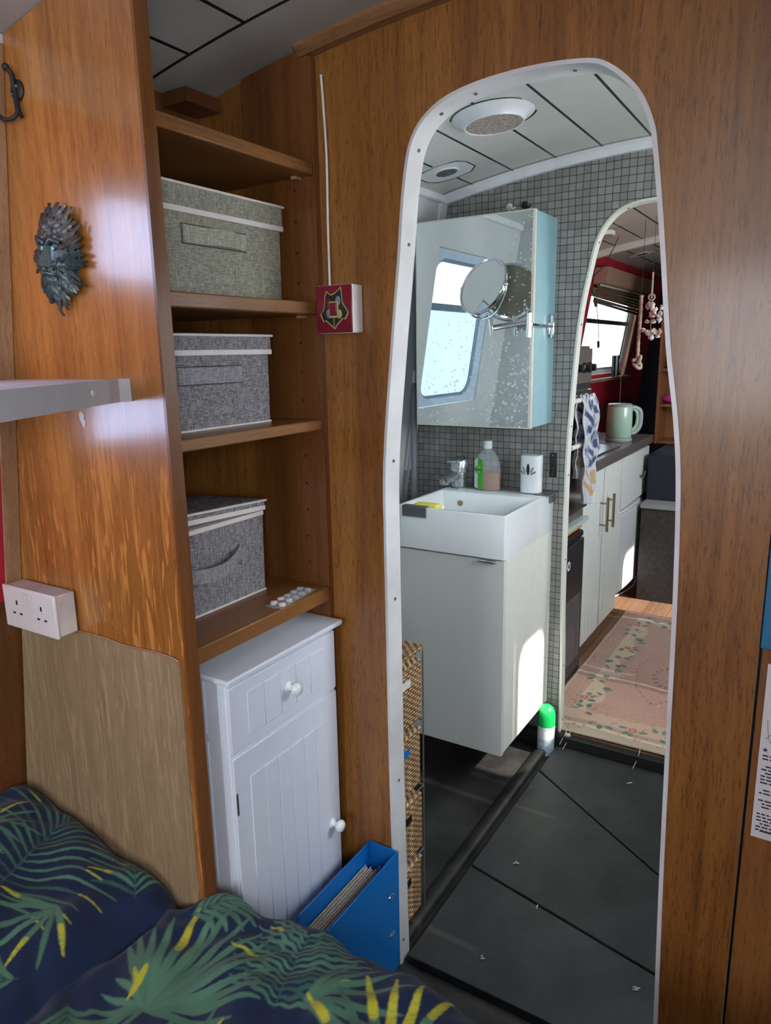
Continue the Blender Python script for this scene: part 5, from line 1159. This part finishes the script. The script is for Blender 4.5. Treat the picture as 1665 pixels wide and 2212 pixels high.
# stainless drainer
t = thing('sink_drainer', 'stainless steel sink bowl and drainer set in the worktop', 'sink', (-1.1, 3.45, .956))
b = B(); b.tube([(p[0], p[1], .958) for p in rr(-1.32, -.925, 3.08, 3.82, 0, .06, 6)], .006, 8, closed=True); obj('rim', b, M['steel'], t)
b = B(); b.prism([(p[0], p[1]) for p in rr(-1.31, -.935, 3.09, 3.81, 0, .055, 6)], .9555, .9585, 'Z'); obj('drainer', b, M['steel'], t)
b = B(); b.tube([(p[0], p[1], .960) for p in rr(-1.27, -.97, 3.12, 3.46, 0, .05, 6)], .0035, 8, closed=True); obj('bowl_edge', b, M['dark_metal'], t)
t = thing('saucepan_stack', 'stack of dark steel pan and lids beside the kettle', 'pans', (-1.12, 3.78, .96))
ST = Matrix.Translation((-1.115, 3.775, .9588))
b = B(); b.lathe([(.075, 0), (.085, .004), (.087, .040), (.089, .042)], 28, ST); obj('pan', b, M['dark_metal'], t, smooth=40)
b = B(); b.lathe([(.088, .044), (.088, .048), (.086, .050), (.088, .056), (.088, .060), (.050, .076), (.012, .080), (.012, .092), (.016, .098), (.001, .100)], 28, ST); obj('lid', b, M['steel'], t, smooth=40)
# kettle
t = thing('kettle', 'mint green electric kettle on a dark base on the worktop', 'kettle', (-.985, 4.02, .955))
KT = Matrix.Translation((-.992, 4.02, .9555)) @ Matrix.Scale(.88, 4)
b = B(); b.lathe([(.078, 0), (.080, .004), (.080, .016), (.074, .021)], 32, KT); obj('power_base', b, M['kettle_trim'], t, smooth=40)
b = B(); b.lathe([(.072, .022), (.076, .026), (.077, .12), (.075, .205), (.072, .212)], 36, KT); obj('jug', b, M['kettle'], t, smooth=50)
b = B(); b.lathe([(.072, .213), (.073, .222), (.066, .228), (.001, .229)], 32, KT); obj('lid', b, M['kettle_trim'], t, smooth=40)
d_h = Vector((.82, .57, 0)).normalized()
def kp(a, z): return KT @ (d_h*a+Vector((0, 0, z)))
b = B(); b.tube([tuple(p) for p in smooth_path([kp(.068, .200), kp(.098, .200), kp(.128, .180), kp(.134, .130), kp(.126, .080), kp(.100, .050), kp(.070, .045)], 6)], .0125, 12); obj('handle', b, M['kettle_trim'], t, smooth=60)
b = B(); b.tube([tuple(p) for p in smooth_path([kp(.062, .196), kp(.090, .190), kp(.108, .170), kp(.113, .130), kp(.106, .090), kp(.085, .065), kp(.068, .060)], 6)], .0085, 10); obj('handle_inner', b, M['kettle'], t, smooth=60)
# fridge
t = thing('small_fridge', 'small white fridge with curved door standing on pine blocks', 'fridge', (-1.1, 4.06, .19))
b = B(); b.box((-1.33, 3.785, .19), (-.955, 4.31, .600)); obj('cabinet', b, M['fridge'], t, bevel=.006)
def fd(y, z0, z1): return z0, z1
b = B(); n = 10
poly = [(-.953, 3.785)]+[(-.905+.014*math.sin(PI*i/n), 3.785+.545*i/n) for i in range(n+1)]+[(-.953, 4.33)]
b.prism(poly, .155, .588, 'Z'); obj('door', b, M['fridge'], t, bevel=.006, seg=3)
b = B(); b.prism([(-.953, 3.79)]+[(-.912+.014*math.sin(PI*i/n), 3.79+.535*i/n) for i in range(n+1)]+[(-.953, 4.325)], .590, .604, 'Z'); obj('door_cap', b, M['white'], t, bevel=.004)
b = B(); b.box((-.894, 4.09, .548), (-.889, 4.22, .580), rot('Z', -.03, (-.89, 4.15, .55))); obj('badge', b, M['white'], t, bevel=.003)
b = B(); b.box((-1.18, 3.95, .6045), (-.94, 4.20, .6255), rot('Z', .1, (-1.05, 4.07, .6))); tag(obj('food_tray', b, M['recess'], bevel=.004), 'pale blue plastic tray lying on top of the small fridge', 'tray')
t = thing('fridge_stand', 'orange pine stand under the small fridge', 'stand', (-1.05, 4.05, .043))
b = B(); b.box((-1.3, 3.80, .160), (-.965, 4.28, .189)); obj('top_board', b, M['wood_pine'], t, bevel=.002)
for y_ in (3.84, 4.22): b = B(); b.box((-1.28, y_-.02, .043), (-.985, y_+.02, .160)); obj('leg', b, M['wood_pine'], t, bevel=.002)
b = B(); b.tube(smooth_path([(-.96, 4.27, .16), (-.925, 4.29, .13), (-.915, 4.27, .08), (-.94, 4.20, .055), (-.97, 4.10, .048), (-1.0, 4.0, .047)], 6), .0045, 8); tag(obj('power_cable', b, M['cream'], smooth=60), 'cream cable looping down behind the fridge stand', 'cable')

# steps and far end
t = thing('cabin_steps', 'dark grey carpeted steps at the far end of the kitchen', 'steps', (-.2, 4.4, .038))
b = B(); b.box((-.868, 4.10, .038), (.42, 4.22, .575)); obj('lower_riser', b, M['step_grey'], t, bevel=.004)
b = B(); b.box((-.872, 4.09, .576), (.42, 4.22, .604)); obj('tread', b, M['tread'], t, bevel=.004)
b = B(); b.box((-.870, 4.221, .038), (.42, 5.0, .861)); obj('upper_riser', b, M['navy'], t, bevel=.004)
t = thing('bookcase', 'narrow brown open bookcase standing beyond the steps', 'bookcase', (-.75, 4.88, .862))
b = B(); b.box((-.945, 4.72, .862), (-.928, 4.95, 1.86)); obj('side_panel', b, M['wood_case'], t)
b = B(); b.box((-.927, 4.93, .862), (-.56, 4.95, 1.86)); obj('back_panel', b, M['wood_case'], t)
b = B(); b.box((-.56, 4.72, .862), (-.54, 4.95, 1.86)); obj('side_panel', b, M['wood_case'], t)
for z in (.863, 1.09, 1.305, 1.60): b = B(); b.box((-.927, 4.73, z), (-.561, 4.929, z+.016)); obj('shelf', b, M['wood_case'], t)
b = B(); b.ball((-.86, 4.80, 1.138), 1, 12, (.075, .04, .030)); b.ball((-.82, 4.80, 1.150), 1, 10, (.04, .035, .022)); tag(obj('pink_bag', b, M['magenta'], smooth=60), 'crumpled bright pink bag on the bookcase shelf', 'bag')
b = B(); b.lathe([(.035, 0), (.037, .004), (.037, .07), (.033, .08), (.02, .09), (.02, .10)], 18, Matrix.Translation((-.885, 4.82, 1.3215))); tag(obj('dark_jar', b, M['dark_metal'], smooth=50), 'small dark jar on the bookcase', 'jar')

# wall behind worktop, valance, blind, sill
b = B(); b.box((hullL(1.0)-.01, 2.48, .955), (hullL(1.0)+.012, 6.0, 1.09)); struct(obj('trim_13', b, M['wood_dark']))
b = B()
for (z, x_) in ((1.835, 0), (1.915, 0)): pass
b.prism([(hullL(1.83)+.002, 1.815), (hullL(1.83)+.085, 1.815), (hullL(1.9)+.085, 1.905), (hullL(1.9)+.002, 1.905)], 4.36, 5.60, 'Y'); tag(obj('pelmet', b, M['valance'], bevel=.003), 'dusty pink timber pelmet box over the kitchen window', 'pelmet')
t = thing('bamboo_blind', 'rolled-up brown slatted blind under the pelmet of the kitchen window', 'blind', (-1.25, 4.95, 1.70))
for k in range(7):
    b = B(); zz = 1.802-k*.017; b.box((hullL(zz)+.028+.006*math.sin(k*2), 4.38, zz-.0075), (hullL(zz)+.036+.006*math.sin(k*2), 5.50, zz+.0065), rot('X', -.006*k, (0, 4.95, zz))); obj('slat', b, M['brown_blind'], t)
b = B(); b.cyl((hullL(1.81)+.05, 4.38, 1.808), (hullL(1.81)+.05, 5.50, 1.808), .006, 10); obj('head_rod', b, M['cream'], t)
b = B(); b.prism([(hullL(1.24), 1.235), (hullL(1.24)+.045, 1.235), (hullL(1.26)+.045, 1.255), (hullL(1.26), 1.255)], 4.35, 5.62, 'Y'); struct(obj('trim_14', b, M['valance']))
b = B(); b.prism([(hullL(1.26)+.002, 1.26), (hullL(1.26)+.02, 1.26), (hullL(1.80)+.02, 1.80), (hullL(1.80)+.002, 1.80)], 5.505, 5.56, 'Y'); struct(obj('trim_15', b, M['wood_post']))
# cable with switch hanging by window
t = thing('hanging_lamp_cord', 'black cord with an inline switch hanging in front of the kitchen window', 'cord', (-1.2, 4.4, 1.45))
b = B(); b.tube(smooth_path([(-1.05, 4.05, ceil_z(-1.05)), (-1.12, 4.05, 1.88), (-1.20, 4.05, 1.80), (-1.205, 4.18, 1.74), (-1.21, 4.27, 1.66), (-1.215, 4.33, 1.56), (-1.22, 4.36, 1.48)], 6), .0022, 7); obj('cord', b, M['iron'], t)
b = B(); b.tube([(-1.207, 4.21, 1.715), (-1.210, 4.245, 1.685)], .009, 10); obj('inline_switch', b, M['dark_metal'], t)
b = B(); b.tube([(-1.22, 4.36, 1.49), (-1.222, 4.372, 1.455)], .0075, 10); obj('plug', b, M['iron'], t)
for k, y_ in enumerate((5.08, 5.17)):
    b = B(); b.box((-1.325, y_, 1.257), (-1.305, y_+.035, 1.40)); tag(obj('sill_bottle', b, M['dark_metal'] if k else M['iron'], bevel=.004), ('grey' if k else 'black')+' slim bottle on the kitchen window sill', 'bottle')
# bell rope with knot
t = thing('knotted_rope', 'thick cream rope with a knotted end hanging in the kitchen', 'rope', (-.86, 3.8, 1.36))
P = smooth_path([(-.862, 3.80, 1.70), (-.862, 3.80, 1.63), (-.863, 3.80, 1.55), (-.865, 3.80, 1.47), (-.864, 3.80, 1.40)], 8)
b = B(); b.tube(P, [.0085+.0015*math.sin(i*1.9) for i in range(len(P))], 8); obj('strand', b, M['rope'], t, smooth=60)
kn = [( .018*math.sin(2*a)*1.0, .012*math.cos(3*a), .022*math.cos(a)+.010*math.sin(3*a)) for a in np.linspace(0, 2*PI, 40, endpoint=False)]
b = B(); b.tube([(-.866+x, 3.80+y, 1.378+z) for x, y, z in kn], .0085, 8, closed=True); obj('knot', b, M['rope'], t, smooth=60)
b = B(); b.tube([(-.862, 3.80, 1.70), (-.862, 3.80, ceil_z(-.862))], .0012, 5); obj('hanging_line', b, M['iron'], t)
b = B(); b.tube([(-.915, 3.9, 1.60), (-1.02, 4.15, 1.35), (-1.04, 4.2, 1.30)], .0022, 6); b.ball((-1.035, 4.19, 1.32), 1, 8, (.010, .010, .022)); b.tube([(-1.04, 4.2, 1.30), (-1.04, 4.2, 1.12)], .0012, 5)
tag(obj('pull_cord', b, M['valance'], smooth=60), 'thin orange pull cord with a wooden acorn by the kitchen window', 'cord')
# shell mobile
t = thing('shell_mobile', 'hanging cluster of white and pink sea shells in the kitchen', 'shell mobile', (-.80, 3.75, 1.49))
c = Vector((-.797, 3.75, 1.58))
b = B(); b.tube([c+Vector((-.006, 0, .10)), (c.x-.006, c.y, 1.80)], .0045, 7); obj('hanging_cord', b, M['rope'], t)
b = B(); b.tube([(c.x-.006, c.y, 1.80), (c.x-.006, c.y, ceil_z(c.x))], .001, 5); obj('hanging_line', b, M['iron'], t)
b = B(); b.tube([(c.x-.006+.014*math.cos(a), c.y, c.z+.105+.014*math.sin(a)) for a in np.linspace(0, 2*PI, 16, endpoint=False)], .004, 7, closed=True); obj('ring', b, M['rope'], t)
r3 = random.Random(5)
for k in range(38):
    low = k >= 24; z = c.z+(r3.uniform(-.085, -.045) if low else r3.uniform(-.015, .075)); rad = r3.uniform(.010, .050) if not low else r3.uniform(.01, .045)
    a = r3.uniform(0, 2*PI); p = (c.x+rad*math.cos(a), c.y+rad*math.sin(a), z)
    T = Matrix.Translation(p) @ Matrix.Rotation(r3.uniform(0, 6), 4, 'Z') @ Matrix.Rotation(r3.uniform(0, 6), 4, 'X')
    s = B(); s.lathe([(.001, -.020), (.006, -.012), (.013, .000), (.010, .008), (.004, .013), (.001, .016)], 9, T @ Matrix.Diagonal((1, .6, .9, 1))); obj('shell', s, M['shell_pink'] if k % 5 == 0 else M['shell'], t, smooth=35)
# small shell string ropes
b = B(); b.tube([(-.80, 3.75, 1.685), (-.80, 3.75, 1.50)], .0012, 5); obj('string', b, M['rope'], t)

# ground seen through the windows
b = B(); b.box((-40, -40, -.9), (40, 40, -.8)); g = struct(obj('ground', b, M['grass'], origin='zero'))
# tidy helper properties
for o in bpy.data.objects:
    if '_w' in o: del o['_w']
